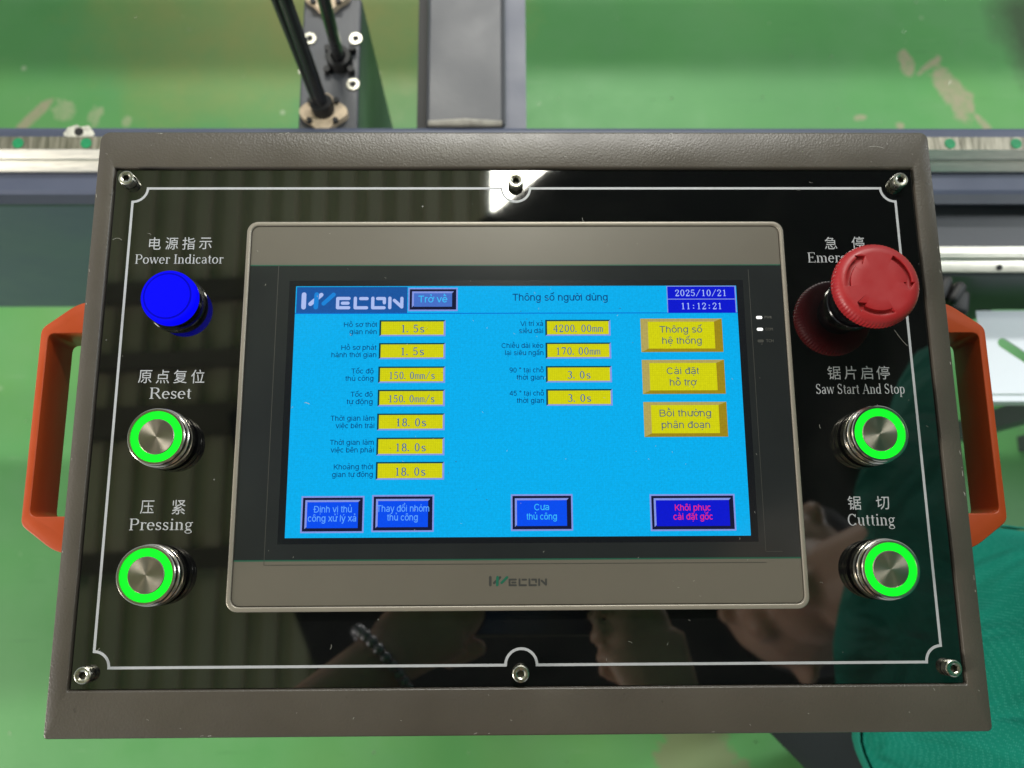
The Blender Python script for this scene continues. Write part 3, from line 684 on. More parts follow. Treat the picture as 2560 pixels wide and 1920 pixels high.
# emergency stop
def estop(x, y):
    bm = bmesh.new(); n = 288; prof = [(0, 28.5), (8, 28.6), (15.0, 28.8), (17.1, 28.7), (18.9, 27.9), (20.1, 26.6), (20.6, 25.2), (20.7, 22.4), (20.1, 20.4), (18.7, 18.4), (16.8, 16.8), (14.6, 15.6), (12.0, 15.0), (0, 15.0)]
    lathe(bm, prof, n=n)
    for v in bm.verts:
        r = math.hypot(v.co.x, v.co.y); z = v.co.z*1000
        if r > 0.0192 and 19 < z < 27:
            a = math.atan2(v.co.y, v.co.x); k = 0.5+0.5*math.cos(a*72); f = 1-(0.018 if z < 26 else 0.010)*k
            v.co.x *= f; v.co.y *= f
    o = link('emergency_stop', B2M('emergency_stop', bm), REDP, box); o.location = (mm(x), mm(y), mm(4.5))
    # cutters: three turning arrows
    cb = bmesh.new()
    for k, (a0, a1) in enumerate(((186, 112), (60, -14), (-66, -140))):
        ri, ro = 13.4, 15.8; P = []
        head = 16
        e = a1+head
        for i in range(13): a = R_(a0+(e-a0)*i/12); P.append((ro*math.cos(a), ro*math.sin(a)))
        a = R_(e); P.append((17.4*math.cos(a), 17.4*math.sin(a)))
        a = R_(a1); P.append((14.7*math.cos(a), 14.7*math.sin(a)))
        a = R_(e); P.append((11.7*math.cos(a), 11.7*math.sin(a)))
        for i in range(13): a = R_(e+(a0-e)*i/12); P.append((ri*math.cos(a), ri*math.sin(a)))
        prism(cb, P, 26.9, 31)
    cut = link('cutter', B2M('cutter', cb), REDP); cut.location = W(x, y, 4.5)
    bpy.context.view_layer.update()
    md = o.modifiers.new('b', 'BOOLEAN'); md.object = cut; md.operation = 'DIFFERENCE'; md.solver = 'EXACT'
    bv = o.modifiers.new('v', 'BEVEL'); bv.width = 0.00018; bv.segments = 2; bv.limit_method = 'ANGLE'; bv.angle_limit = R_(60)
    apply_mods(o); bpy.data.objects.remove(cut)
    for p in o.data.polygons: p.use_smooth = True
    o.data.set_sharp_from_angle(angle=R_(28))
    bm = bmesh.new(); lathe(bm, [(11.2, 14.9), (11.2, 9), (11.6, 8.8), (11.6, 3.2), (12.4, 3), (12.4, -4.4)], n=64); link('stem', B2M('stem', bm), BLACKP, o, smooth=30)
    bm = bmesh.new(); lathe(bm, [(12.5, -1.9), (13.4, -2.0), (13.8, -2.5), (13.8, -4.5)], n=64); link('collar', B2M('collar', bm), BLACKP, o, smooth=30)
    return o
es = estop(171.5, 54.2)

# ------------------------------------------------------------------ touch screen
bm = bmesh.new()
prism(bm, rrect(-137.2, -96.8, 137.2, 96.8, 5.5, 8), 0.02, 5.0, hole=rrect(-135.0, -94.4, 135.0, 94.6, 4.0, 8))
ts = link('touch_screen', B2M('touch_screen', bm), TRIM, box); bevel_mod(ts, 0.0006, 3); apply_mods(ts)
for p in ts.data.polygons: p.use_smooth = True
ts.data.set_sharp_from_angle(angle=R_(40)); ts['label'] = 'operator touch screen with a pale metal rim'
bm = bmesh.new(); prism(bm, rrect(-134.75, -94.15, 134.75, 94.35, 3.8, 8), 0.1, 4.2); 
o = link('front_film', B2M('front_film', bm), BAND, ts); bevel_mod(o, 0.0003, 2); apply_mods(o)
flat('screen_glass', [(rc(-134.7, -73.1, 134.7, 73.5), 0, 0), (rc(-134.7, 73.2, 134.7, 73.75), 1, 0.02), (rc(-134.7, -73.5, 134.7, -72.9), 1, 0.02),
     (rc(-114.5, -65.6, 114.9, 65.4), 2, 0.02)], [GLASS, EDGEG, BLKFR], ts, 4.25)
# loose protective film lying on the glass: only its cut edges show
fx = [(rc(-120.5, -75.4, -120.2, 73.6), 0, 0), (rc(117.9, -70.0, 118.15, 71), 0, 0), (rc(-120.5, -75.4, 118, -75.15), 0, 0.002), (rc(118.2, -70.3, 126.0, -70.05), 0, 0)]
flat('film_edge', fx, [FILMED], ts, 4.3)
Z0 = 4.3
disp = flat('display', [(rc(-111.1, -62.7, 111.3, 62.4), 0, 0)], [LCD], ts, Z0)
Z1 = Z0+0.03; ZT = Z0+0.09
def field(x0, y0, x1, y1):
    t, l = 0.75, 0.9
    return flat('value_field', [([(x0, y0), (x0+l, y0+t), (x0+l, y1-t), (x0, y1)], 1, 0), ([(x0, y1), (x0+l, y1-t), (x1-l, y1-t), (x1, y1)], 1, 0),
        ([(x1, y1), (x1-l, y1-t), (x1-l, y0+t), (x1, y0)], 2, 0), ([(x1, y0), (x1-l, y0+t), (x0+l, y0+t), (x0, y0)], 2, 0), (rc(x0+l, y0+t, x1-l, y1-t), 0, 0)], [YEL, DKG, LAV], ts, Z1)
def num(s, x0, x1, base, cap, mat=T_NUM, w=1.0): serif(s, x0, x1, base, cap, ZT, mat, ts, face=DG, weight=w)
rows = [(44.6, 36.3), (32.8, 24.6), (20.8, 12.5), (9.1, 0.8), (-2.8, -11.1), (-14.7, -23.4), (-26.6, -35.2)]
leftlab = [('Hồ sơ thời', -86.4, 'gian nén', -83.5, -70.0), ('Hồ sơ phát', -87.3, 'hành thời gian', -92.1, -69.9), ('Tốc độ', -82.0, 'thủ công', -84.8, -71.0), ('Tốc độ', -82.0, 'tự động', -83.8, -71.1),
           ('Thời gian làm', -91.4, 'việc bên trái', -88.8, -70.0), ('Thời gian làm', -91.3, 'việc bên phải', -90.8, -70.0), ('Khoảng thời', -89.0, 'gian tự động', -89.7, -70.1)]
vals = ['1. 5s', '1. 5s', '150. 0mm/s', '150. 0mm/s', '18. 0s', '18. 0s', '18. 0s']
DGN = dict(DG); DGN['.'] = (0.26, DG['.'][1]); DGN[' '] = (0.24, [])
for (yt, yb), (a, ax0, b, bx0, xr), v in zip(rows, leftlab, vals):
    field(-68.7, yb, -35.7, yt)
    sans(a, ax0, xr, yt-3.5, 2.25, ZT, T_DK, ts); sans(b, bx0, xr, yt-7.2, 2.25, ZT, T_DK, ts)
    wv = {'1. 5s': 11.3, '18. 0s': 14.4}.get(v, 22.3); c = -51.9
    serif(v, c-wv/2, c+wv/2, yb+1.95, 3.9 if wv < 20 else 3.6, ZT, T_NUM, ts, face=DGN, weight=1.45)
rlab = [('Vị trí xả', 1.7, 'siêu dài', 1.1, '4200. 00mm', 24.8), ('Chiều dài kéo', -7.7, 'lại siêu ngắn', -6.0, '170. 00mm', 21.7), ('90 ° tại chỗ', -3.8, 'thời gian', -0.3, '3. 0s', 11.4), ('45 ° tại chỗ', -3.9, 'thời gian', -0.3, '3. 0s', 11.5)]
for (yt, yb), (a, ax0, b, bx0, v, wv) in zip(rows, rlab):
    field(14.2, yb, 46.9, yt)
    sans(a, ax0, 13.1, yt-3.2 if wv != 21.7 else yt-2.7, 2.25, ZT, T_DK, ts); sans(b, bx0, 13.1, yt-6.9 if wv != 21.7 else yt-6.4, 2.25, ZT, T_DK, ts)
    serif(v, 30.6-wv/2, 30.6+wv/2, yb+1.95, 3.75, ZT, T_NUM, ts, face=DGN, weight=1.45)
def ybutton(x0, y0, x1, y1):
    l, t, b = 3.7, 1.6, 1.8
    flat('screen_button', [(rc(x0+l, y0+b, x1-l-0.3, y1-t), 0, 0), ([(x0, y0), (x0+l, y0+b), (x0+l, y1-t), (x0, y1)], 1, 0), ([(x0, y1), (x0+l, y1-t), (x1-l-0.3, y1-t), (x1, y1)], 1, 0),
        ([(x1, y1), (x1-l-0.3, y1-t), (x1-l-0.3, y0+b), (x1, y0)], 2, 0), ([(x1, y0), (x1-l-0.3, y0+b), (x0+l, y0+b), (x0, y0)], 2, 0)], [YEL, TAN, OCH], ts, Z1)
for y1, y0, a, ax, b, bx in ((45.1, 27.8, 'Thông số', (71.5, 92.9), 'hệ thống', (72.6, 92.4)), (23.8, 6.5, 'Cài đặt', (74.2, 90.3), 'hỗ trợ', (75.5, 89.0)), (2.5, -14.9, 'Bồi thường', (69.8, 95.2), 'phân đoạn', (70.6, 94.4))):
    ybutton(62.0, y0, 103.1, y1)
    sans(a, *ax, y1-7.3, 3.3, ZT, T_GR, ts); sans(b, *bx, y1-13.1, 3.3, ZT, T_GR, ts)
def bbutton(x0, y0, x1, y1, face, outline=True):
    a, b = 0.75, 1.9; t = 0.95
    X0, Y0, X1, Y1 = x0+b, y0+b, x1-b, y1-b
    polys = [(rc(x0, y0, x1, y1), 1, 0), (rc(x0+a, y0+a, x1-a, y1-a), 2, 0.012),
             ([(X0, Y0), (X0+t, Y0+t), (X0+t, Y1-t), (X0, Y1)], 1, 0.024), ([(X0, Y1), (X0+t, Y1-t), (X1-t, Y1-t), (X1, Y1)], 1, 0.024), (rc(X0+t, Y0+t*0.4, X1-t, Y1-t), 0, 0.024)]
    return flat('screen_button', polys, [face, LAV, NAVY], ts, Z1)
bbutton(-103.9, -60.4, -73.8, -42.9, BLU); bbutton(-70.1, -60.1, -40.4, -42.5, BLU); bbutton(-3.5, -59.9, 26.2, -42.5, BLU); bbutton(63.4, -60.3, 104.5, -42.8, BLU2)
ZU = ZT+0.01
sans('Định vị thủ', -98.0, -79.7, -50.7, 3.0, ZU, T_LB, ts); sans('công xử lý xả', -100.5, -77.5, -55.0, 3.0, ZU, T_LB, ts)
sans('Thay đổi nhóm', -67.8, -42.7, -50.5, 3.0, ZU, T_LB, ts); sans('thủ công', -62.7, -48.1, -54.7, 3.0, ZU, T_LB, ts)
sans('Cưa', 7.7, 14.8, -50.1, 2.9, ZU, T_CY, ts); sans('thủ công', 4.0, 18.5, -54.6, 2.9, ZU, T_CY, ts)
sans('Khôi phục', 75.4, 92.6, -50.7, 2.9, ZU, T_RED, ts); sans('cài đặt gốc', 74.5, 93.4, -55.0, 2.9, ZU, T_RED, ts)
# heading row
flat('heading_bar', [(rc(-111.1, 47.9, 111.3, 48.3), 0, 0), (rc(-110.6, 48.35, -55.0, 62.0), 1, 0.004)], [LINEB, LOGOB], ts, Z1)
bbutton(-54.6, 49.3, -29.7, 61.5, SLATE)
sans('Trở về', -49.5, -34.9, 53.8, 3.4, ZU, T_CY, ts)
sans('Thông số người dùng', -2.1, 45.9, 54.6, 3.5, ZT, T_DK, ts)
flat('date_box', [(rc(75.9, 48.2, 110.9, 62.3), 1, 0), (rc(76.3, 48.2, 110.4, 55.1), 0, 0.01), (rc(76.3, 55.5, 110.4, 61.9), 0, 0.01)], [BLU2, LAV], ts, Z1)
serif('2025/10/21', 80.2, 105.8, 56.9, 3.3, ZT, T_WH, ts, face=DG, weight=1.25); serif('11:12:21', 83.2, 103.1, 50.0, 3.3, ZT, T_WH, ts, face=DG, weight=1.25)
# maker's mark, on the display and again on the lower rim
def logo(T, k, mat_a, mat_b, z):
    W1, W2 = 46*k, 32*k
    A = [[(322, 225), (322, 350)], [(492, 228), (388, 318)], [(765, 264), (655, 264), (655, 356), (765, 356)], [(702, 311), (757, 311)], [(828, 262), (828, 357), (940, 357)], [(880, 266), (943, 266)],
         [(1000, 262), (1000, 357), (1112, 357)], [(1047, 266), (1114, 266), (1114, 308)], [(1168, 262), (1168, 356)], [(1212, 284), (1286, 350), (1286, 264)]]
    strokes(A, [W1, W1*0.9]+[W2]*8, T, z, 'logo', mat_a, ts)
    strokes([[(447, 225), (442, 350)], [(613, 226), (517, 315)]], [W1, W1*0.9], T, z+0.05, 'logo', mat_b, ts)
logo(lambda x, y: (-110.6+(x-250)*0.0510, 62.0-(y-150)*0.0528), 0.051, LOGOW, LOGOC, ZT-0.04)
sc = 27.4/(1303-298)
logo(lambda x, y: (-14.1+(x-298)*sc, -80.9-(y-205)*sc*1.04), sc, LOGOG, LOGOT, 4.24)
# status lamps
for y, on, s in ((45.6, 1, 'PWR'), (39.45, 1, 'COM'), (33.4, 0, 'TCH')):
    flat('status_light', [(rrect(120.5, y-0.75, 123.6, y+0.75, 0.7, 4), 0, 0)], [LED_E if on else FILMED], ts, 4.3)
    sans(s, 124.8, 128.5, y-0.65, 1.35, 4.3, PALE, ts)
# dust, lint and scratches on the front
bm = bmesh.new()
def fibre(pts, w=0.12, z=0.05):
    for a, b in zip(pts, pts[1:]):
        d = Vector((b[0]-a[0], b[1]-a[1])); nrm = Vector((-d.y, d.x)).normalized()*w/2
        bm.faces.new([bm.verts.new((mm(q[0]), mm(q[1]), mm(z))) for q in ((a[0]+nrm.x, a[1]+nrm.y), (b[0]+nrm.x, b[1]+nrm.y), (b[0]-nrm.x, b[1]-nrm.y), (a[0]-nrm.x, a[1]-nrm.y))])
rnd = random.Random(3)
def curl(x, y, a, L, k, n=8):
    P = [(x, y)]
    for i in range(n): a += k; x += L/n*math.cos(a); y += L/n*math.sin(a); P.append((x, y))
    return P
for i in range(46):
    x, y = rnd.uniform(-205, 205), rnd.uniform(-128, 125)
    if -139 < x < 139 and -98 < y < 98: continue
    fibre(curl(x, y, rnd.uniform(0, 6.3), rnd.uniform(0.5, 2.2), rnd.uniform(-0.4, 0.4), 4), rnd.uniform(0.07, 0.16), 0.1)
for i in range(60):
    x, y = rnd.uniform(-133, 133), rnd.uniform(-92, 92)
    fibre(curl(x, y, rnd.uniform(0, 6.3), rnd.uniform(0.25, 1.1), rnd.uniform(-0.5, 0.5), 3), rnd.uniform(0.08, 0.2), 4.45)
fibre(curl(186.5, 139.5, 0.3, 8.5, -0.09), 0.16, 2.3); fibre(curl(-100, 141.5, 0.9, 2.5, -0.3), 0.2, 2.3); fibre(curl(-206, 88, 0.9, 5, -0.2), 0.14, 2.3)
fibre(curl(192, 40, -1.1, 10, 0.03), 0.14, 0.1); fibre(curl(-102, 2, 2.4, 2.6, 0.1), 0.25, 4.45)
for i in range(34):                       # chipped paint flecks along the frame's edges
    side = rnd.choice('rrrttlb'); k = 0.9
    x, y = {'r': (217.6, rnd.uniform(-90, 140)), 't': (rnd.uniform(-200, 214), 147.0), 'l': (-216.3, rnd.uniform(-90, 140)), 'b': (rnd.uniform(-210, 210), -151.6)}[side]
    fibre(curl(x, y, (1.57 if side in 'rl' else 0)+rnd.uniform(-0.2, 0.2), rnd.uniform(0.4, 2.0), 0.1, 2), rnd.uniform(0.12, 0.3), 2.25)
for i in range(30): fibre(curl(rnd.uniform(-215, 215), rnd.choice((rnd.uniform(131, 146), rnd.uniform(-150, -134))), rnd.uniform(0, 6.3), rnd.uniform(0.3, 1.3), rnd.uniform(-0.4, 0.4), 3), rnd.uniform(0.08, 0.22), 2.27)
link('dust', B2M('dust', bm), simple('lint', (170, 168, 160), 0.8), front, kind='stuff')
bm = bmesh.new()
for x, y, r in ((-63.2, 4.3, .32), (-58.7, -7.1, .3), (-62.0, -20, .25), (-37.2, 17.6, .25), (52, 50.5, .3), (5, 45, .3), (2, 49, .25), (-30, -26.6, .3), (-33.5, -32, .25), (-20, -40, .25), (-15, -45, .3), (85, 20, .2), (-95, 8, .2)):
    bm.faces.new([bm.verts.new((mm(x+r*math.cos(k)), mm(y+r*0.7*math.sin(k)), mm(4.45))) for k in (0, 1.2, 2.2, 3.1, 4.2, 5.3)])
link('grit', B2M('grit', bm), BLACKM, ts, kind='stuff')

# added bright chips standing in for highlights of droplets on the floor
bm = bmesh.new(); rf_ = random.Random(11)
for i in range(420):
    x, y, r = rf_.uniform(-1.0, 1.1), rf_.uniform(-0.45, 1.1), rf_.uniform(0.0008, 0.0026); a = rf_.uniform(0, 6.3)
    c = [Vector((x+r*math.cos(a+t)*(1 if t in (0, 3.1) else 0.5), y+r*math.sin(a+t)*(1 if t in (0, 3.1) else 0.5), 0.0006+rf_.uniform(0, r*0.8))) for t in (0, 1.6, 3.1, 4.7)]
    bm.faces.new([bm.verts.new(p) for p in c])
link('glint_flakes', B2M('glint_flakes', bm), SCREWM, kind='stuff', label='tiny bright metal chips strewn over the green floor', category='chips')
# ================================================================== MACHINE BEHIND
mach = thing('sawing_machine', (0, 0.32, 0), 'blue grey steel machine frame with bright linear rails running behind the operator box', 'machine')
def mpart(name, bm, mats, smooth=None, parent=None, off=(0, 320, -1000), bev=None):
    bmesh.ops.translate(bm, verts=bm.verts, vec=(-off[0]/1000, -off[1]/1000, -off[2]/1000))
    o = link(name, B2M(name, bm), mats, parent or mach, smooth=smooth)
    if bev: bevel_mod(o, bev, 2); apply_mods(o)
    return o
bm = bmesh.new(); boxm(bm, -1900, 254, -672, 1900, 322, -320); lb = mpart('long_beam', bm, BEAM, bev=0.005)
bm = bmesh.new(); boxm(bm, -1900, 246, -326, 1900, 258, -321.5); mpart('beam_lip', bm, BEAMD)
for x in (-0.9, 0.0, 0.9):
    bm = bmesh.new(); boxm(bm, x*1000+(-320 if x else -330), 262, -1000, x*1000+(-240 if x else -250), 316, -672.5); mpart('support_foot', bm, BEAMD)
# upper linear rail: grooved profile swept along x
def rail(name, yz, y0, z0, xa, xb):
    bm = bmesh.new(); A = [bm.verts.new((mm(xa), mm(y0+a), mm(z0+b))) for a, b in yz]; Bv = [bm.verts.new((mm(xb), mm(y0+a), mm(z0+b))) for a, b in yz]
    for i in range(len(yz)):
        j = (i+1) % len(yz); f = bm.faces.new((A[i], A[j], Bv[j], Bv[i])); f.material_index = 1 if i == 0 else 0
    bm.faces.new(A); bm.faces.new(Bv[::-1]); return mpart(name, bm, [RAIL, RAILT], smooth=20)
r1 = rail('linear_rail', [(0, 0), (-12.2, 0), (-12.8, -0.6), (-19, -5), (-19.4, -6.5), (-17.6, -8), (-17.6, -9), (-20, -10), (-26, -15.5), (-26, -19), (0, -19)], 301, -300, -1900, 1900)
bm0 = bmesh.new(); lathe(bm0, [(0, 0.5), (4.8, 0.5), (5.0, 0.2), (5.0, 0)], n=24); plug = B2M('rail_plug', bm0); plug.materials.append(PLUG)
i = 0
for k in range(-26, 28):
    x = -435.6+60*k+ (0 if k < 10 else 0)
    if abs(x) > 900: continue
    o = bpy.data.objects.new('rail_plug', plug); COL.objects.link(o); o.parent = r1; o.location = (mm(x-7.2 if x > 0 else x), mm(294.6-320), mm(700.05))
# lower rail on the front face of the beam, right of the operator box
bm = bmesh.new(); boxm(bm, 100, 184, -455, 1900, 253.7, -341); mpart('side_shelf', bm, BEAMG, bev=0.003)
r2 = rail('linear_rail', [(0, 0), (-7, 0), (-8, -1), (-9, -1), (-12, -2.5), (-12.5, -4), (-14, -4), (-22, -6.5), (-22, -9), (0, -9)], 208.5, -331.5, 90, 1900)
r2.data.materials[1] = RAIL
bm0 = bmesh.new(); bmesh.ops.create_circle(bm0, cap_ends=True, segments=18, radius=0.0028); hole = B2M('bolt_hole', bm0); hole.materials.append(BLACKM)
for k in range(12):
    o = bpy.data.objects.new('bolt_hole', hole); COL.objects.link(o); o.parent = r2; o.location = (mm(150+60*k), mm(190.2-320), mm(1000-336.2)); o.rotation_euler = (R_(17), 0, 0)
# drilled, paint-chipped hole in the beam's top
bm = bmesh.new(); pts = [(-392.5+(13+5*noise.noise(Vector((k*1.3, 0, 1))))*math.cos(k*math.pi/12)*1.05, 314.5+(8+4*noise.noise(Vector((k*.9, 2, 1))))*math.sin(k*math.pi/12)) for k in range(24)]
bm.faces.new([bm.verts.new((mm(x), mm(y), mm(-319.7))) for x, y in pts]); mpart('chipped_paint', bm, simple('bare_primer', (205, 202, 190), 0.6, var=0.4, vs=160))
bm = bmesh.new(); lathe(bm, [(0, -319.4), (4.2, -319.4)], -393, 316, 20); mpart('bolt_hole', bm, BLACKM)
bm = bmesh.new(); boxm(bm, -1900, 1130, -420, 1900, 1225, -320); mpart('added_shadow_beam', bm, BEAM, bev=0.005)  # unseen beam added to cast the dark band on the floor
for x in (-0.9, 0.9):
    bm = bmesh.new(); boxm(bm, x*1000-40, 1140, -1000, x*1000+40, 1215, -420.5); mpart('support_foot', bm, BEAMD)  # feet of the added shadow-casting beam
# cross beam running away from the operator
bm = bmesh.new(); boxm(bm, -76, 322.5, -420, -4, 1129.5, -321); mpart('cross_beam', bm, BEAMG, bev=0.003)
bm = bmesh.new(); boxm(bm, -87, 323, -352, -76.2, 1129, -345); mpart('beam_flange', bm, BLACKM)  # left flange: its shade is put into the black colour
bm = bmesh.new(); boxm(bm, -3.8, 323, -352, 17.5, 1129, -345); mpart('beam_flange', bm, BEAM)
bm = bmesh.new(); tube(bm, [W(-4, 324, -322), W(-4.5, 500, -321.6), W(-4, 800, -322)], 0.0016, 8); mpart('weld_bead', bm, BEAMG, off=(0, 320, 0))
bm = bmesh.new(); tube(bm, [W(-74, 325, -321), W(-40, 325.5, -320), W(-6, 325, -321)], [0.003, 0.0042, 0.003], 8); mpart('weld_bead', bm, simple('dusty_weld', (150, 146, 138), 0.7, var=0.3, vs=90), off=(0, 320, 0))
# bolted leg with flanges and rods
bm = bmesh.new(); boxm(bm, -196, 322.5, -1000, -140.5, 461, -330); leg = mpart('support_leg', bm, [BEAMG], bev=0.002)
def onleg(name, fn, mat, smooth=30):
    bm = bmesh.new(); fn(bm); bmesh.ops.translate(bm, verts=bm.verts, vec=(0, -0.32, 1.0)); return link(name, B2M(name, bm), mat, leg, smooth=smooth)
for cx, cy in ((-171.5, 338), (-173, 461)):
    onleg('flange', lambda b: prism(b, [(cx+20*(1+0.12*math.cos(4*a))*math.cos(a), cy+17*(1+0.12*math.cos(4*a))*math.sin(a)) for a in [2*math.pi*i/40 for i in range(40)]], -330, -322), RUST)
    for s, t in ((-1, -1), (1, -1), (-1, 1), (1, 1)):
        onleg('flange_bolt', lambda b: lathe(b, [(0, -318.5), (2.6, -318.5), (2.8, -322)], cx+12*s, cy+10*t, 12), BLACKM)
for cx, cy in ((-188.5, 417.2), (-144.8, 417.3), (-146.0, 369.6), (-192, 384)):
    onleg('washer', lambda b: lathe(b, [(3.2, -328.3), (6.0, -328.3), (6.3, -328.8), (6.3, -330)], cx, cy, 32), SCREWM)
    onleg('leg_bolt', lambda b: lathe(b, [(0, -327.4), (1.7, -327.4), (1.8, -330)], cx, cy, 12), BLACKM)
onleg('rod_seat', lambda b: lathe(b, [(7, -318), (11, -318), (12, -321), (12, -330)], -158.8, 393, 28), BLACKM)
for cx, cy in ((-170.1, 404), (-146.9, 404), (-170.1, 382), (-147.5, 382)):
    onleg('seat_bolt', lambda b: lathe(b, [(0, -322), (3.1, -322), (3.3, -330)], cx, cy, 12), BLACKM)
def rod(name, a, b, r, mat):
    bm = bmesh.new(); tube(bm, [W(*a), W(*b)], r, 20); bmesh.ops.translate(bm, verts=bm.verts, vec=(0, -0.32, 0)); link(name, B2M(name, bm), mat, mach, smooth=40)
rod('rod', (-170.5, 340, -326), (-185, 385, -195), 0.0058, ROD); rod('rod', (-170.5-5, 340, -326), (-195, 389, -200), 0.0038, ROD)
rod('rod', (-158.8, 393, -326), (-150, 380, -150), 0.0055, ROD)
rod('rod_boot', (-170.8, 339, -328), (-172.5, 343, -314), 0.0105, BLACKM)

# slotted white plate on its stand, right
wp = thing('slotted_plate', (0.66, 0.12, 0), 'white sheet plate with a slanting slot beyond the right orange handle', 'plate')
zP = -400; k = 0.0
x0 = 459.3+k*(627.7-459.3); y1_ = 167.7+k*(255.8-167.7); y0_ = 84.4+k*(142.6-84.4)
bm = bmesh.new()
outer = [(x0, y0_), (x0+420, y0_), (x0+420, y1_), (x0, y1_)]
def slot_poly(cx, cy, ang, L, r, n=8):
    ca, sa = math.cos(ang), math.sin(ang); P = []
    for c, s in ((L, -90), (0, 90)):
        for i in range(n+1): t = ang+R_(s+180*i/n); P.append((cx+ca*c+r*math.cos(t), cy+sa*c+r*math.sin(t)))
    return P
sl = slot_poly(482, 135, R_(-36), 50, 5)
# plate with a slot: outer ring matched point by point to the slot
def ray_rect(c, a, R4):
    d = (math.cos(a), math.sin(a)); best = 1e9
    for (ax_, ay_), (bx_, by_) in zip(R4, R4[1:]+R4[:1]):
        ex, ey = bx_-ax_, by_-ay_; den = d[0]*ey-d[1]*ex
        if abs(den) < 1e-9: continue
        t = ((ax_-c[0])*ey-(ay_-c[1])*ex)/den; u = ((ax_-c[0])*d[1]-(ay_-c[1])*d[0])/den
        if t > 0 and -1e-6 <= u <= 1+1e-6: best = min(best, t)
    return (c[0]+d[0]*best, c[1]+d[1]*best)
cc = (482+25*math.cos(R_(-36)), 135+25*math.sin(R_(-36)))
angs = sorted([math.atan2(p[1]-cc[1], p[0]-cc[0]) for p in sl]+[math.atan2(p[1]-cc[1], p[0]-cc[0]) for p in outer])
inn = [ray_rect(cc, a, sl) for a in angs]; outp = [ray_rect(cc, a, outer) for a in angs]
prism(bm, outp, zP-1.5, zP, 0, hole=inn)
bmesh.ops.translate(bm, verts=bm.verts, vec=(-0.66, -0.12, 1.0)); link('plate', B2M('plate', bm), WHITEP, wp)
bm = bmesh.new(); boxm(bm, x0+2, y0_-7, zP-24, x0+418, y0_-0.5, zP-2); bmesh.ops.translate(bm, verts=bm.verts, vec=(-0.66, -0.12, 1.0)); link('plate_lip', B2M('plate_lip', bm), WHITEP, wp)
for x in (x0+200, x0+380):
    bm = bmesh.new(); boxm(bm, x, y0_+20, -1000, x+25, y0_+45, zP-4.2); bmesh.ops.translate(bm, verts=bm.verts, vec=(-0.66, -0.12, 1.0)); link('stand_leg', B2M('stand_leg', bm), BEAMG, wp)

# black cable chain just behind the box
ch = thing('cable_chain', W(405, 190, -1000), 'black cable chain dropping behind the top of the right orange handle', 'cable chain')
def chain_link(c, ang, w, h, d, nm='chain_link'):
    bm = bmesh.new(); boxm(bm, -w/2, -h/2, -d/2, w/2, h/2, d/2)
    bmesh.ops.rotate(bm, verts=bm.verts, matrix=Matrix.Rotation(ang, 3, 'Z'), cent=(0, 0, 0)); bmesh.ops.translate(bm, verts=bm.verts, vec=Vector((c[0], c[1], c[2]))/1000-Vector((405, 190, -1000))/1000)
    o = link(nm, B2M(nm, bm), BLACKM, ch); bevel_mod(o, 0.005, 3); apply_mods(o)
    for p in o.data.polygons: p.use_smooth = True
for i in range(6):
    chain_link((336+12.2*i, 162+4.5*math.sin(i*0.6)-(1.5*max(0, i-3)), -318-1.0*i), -0.12*i, 11.3, 27-2.2*max(0, i-3), 22)
for i in range(9): chain_link((409+2*i, 158-1.0*i, -342-20*i), -0.2, 20, 24, 17)
for i in range(14): chain_link((426, 149, -530-33.0*i), -0.2, 20, 24, 30)

# ================================================================== PEOPLE
def body_mesh(parts, voxel, name, mat, parent):
    bm = bmesh.new()
    for p in parts:
        if p[0] == 't': tube(bm, p[1], p[2], 16)
        else: ball(bm, p[1], p[2])
    me = bpy.data.meshes.new(name); bm.to_mesh(me); bm.free()
    o = link(name, me, mat, parent)
    r = o.modifiers.new('r', 'REMESH'); r.mode = 'VOXEL'; r.voxel_size = voxel
    s = o.modifiers.new('s', 'SMOOTH'); s.factor = 0.5; s.iterations = 4
    apply_mods(o)
    for p in o.data.polygons: p.use_smooth = True
    return o
def head_parts(c, f, r=1.0):
    """c head centre, f forward unit vector (horizontal-ish)"""
    c = Vector(c); f = Vector(f).normalized(); up = Vector((0, 0, 1)); up = (up-f*up.dot(f)).normalized(); s = f.cross(up)
    P = [('b', c+up*0.015, (0.086*r, 0.092*r, 0.105*r)), ('b', c+f*0.03-up*0.055, (0.058*r, 0.058*r, 0.055*r)), ('b', c+f*0.095-up*0.022, 0.014), ('b', c+f*0.088+up*0.0, 0.010),
         ('b', c+f*0.083-up*0.058, (0.02, 0.02, 0.008)), ('b', c+f*0.07-up*0.088, 0.022)]
    for k in (-1, 1):
        P += [('b', c+s*0.087*k-f*0.005-up*0.01, (0.012, 0.02, 0.03)), ('b', c+f*0.082+s*0.034*k+up*0.022, (0.016, 0.016, 0.008)), ('b', c+f*0.068+s*0.04*k-up*0.02, 0.022)]
    return P
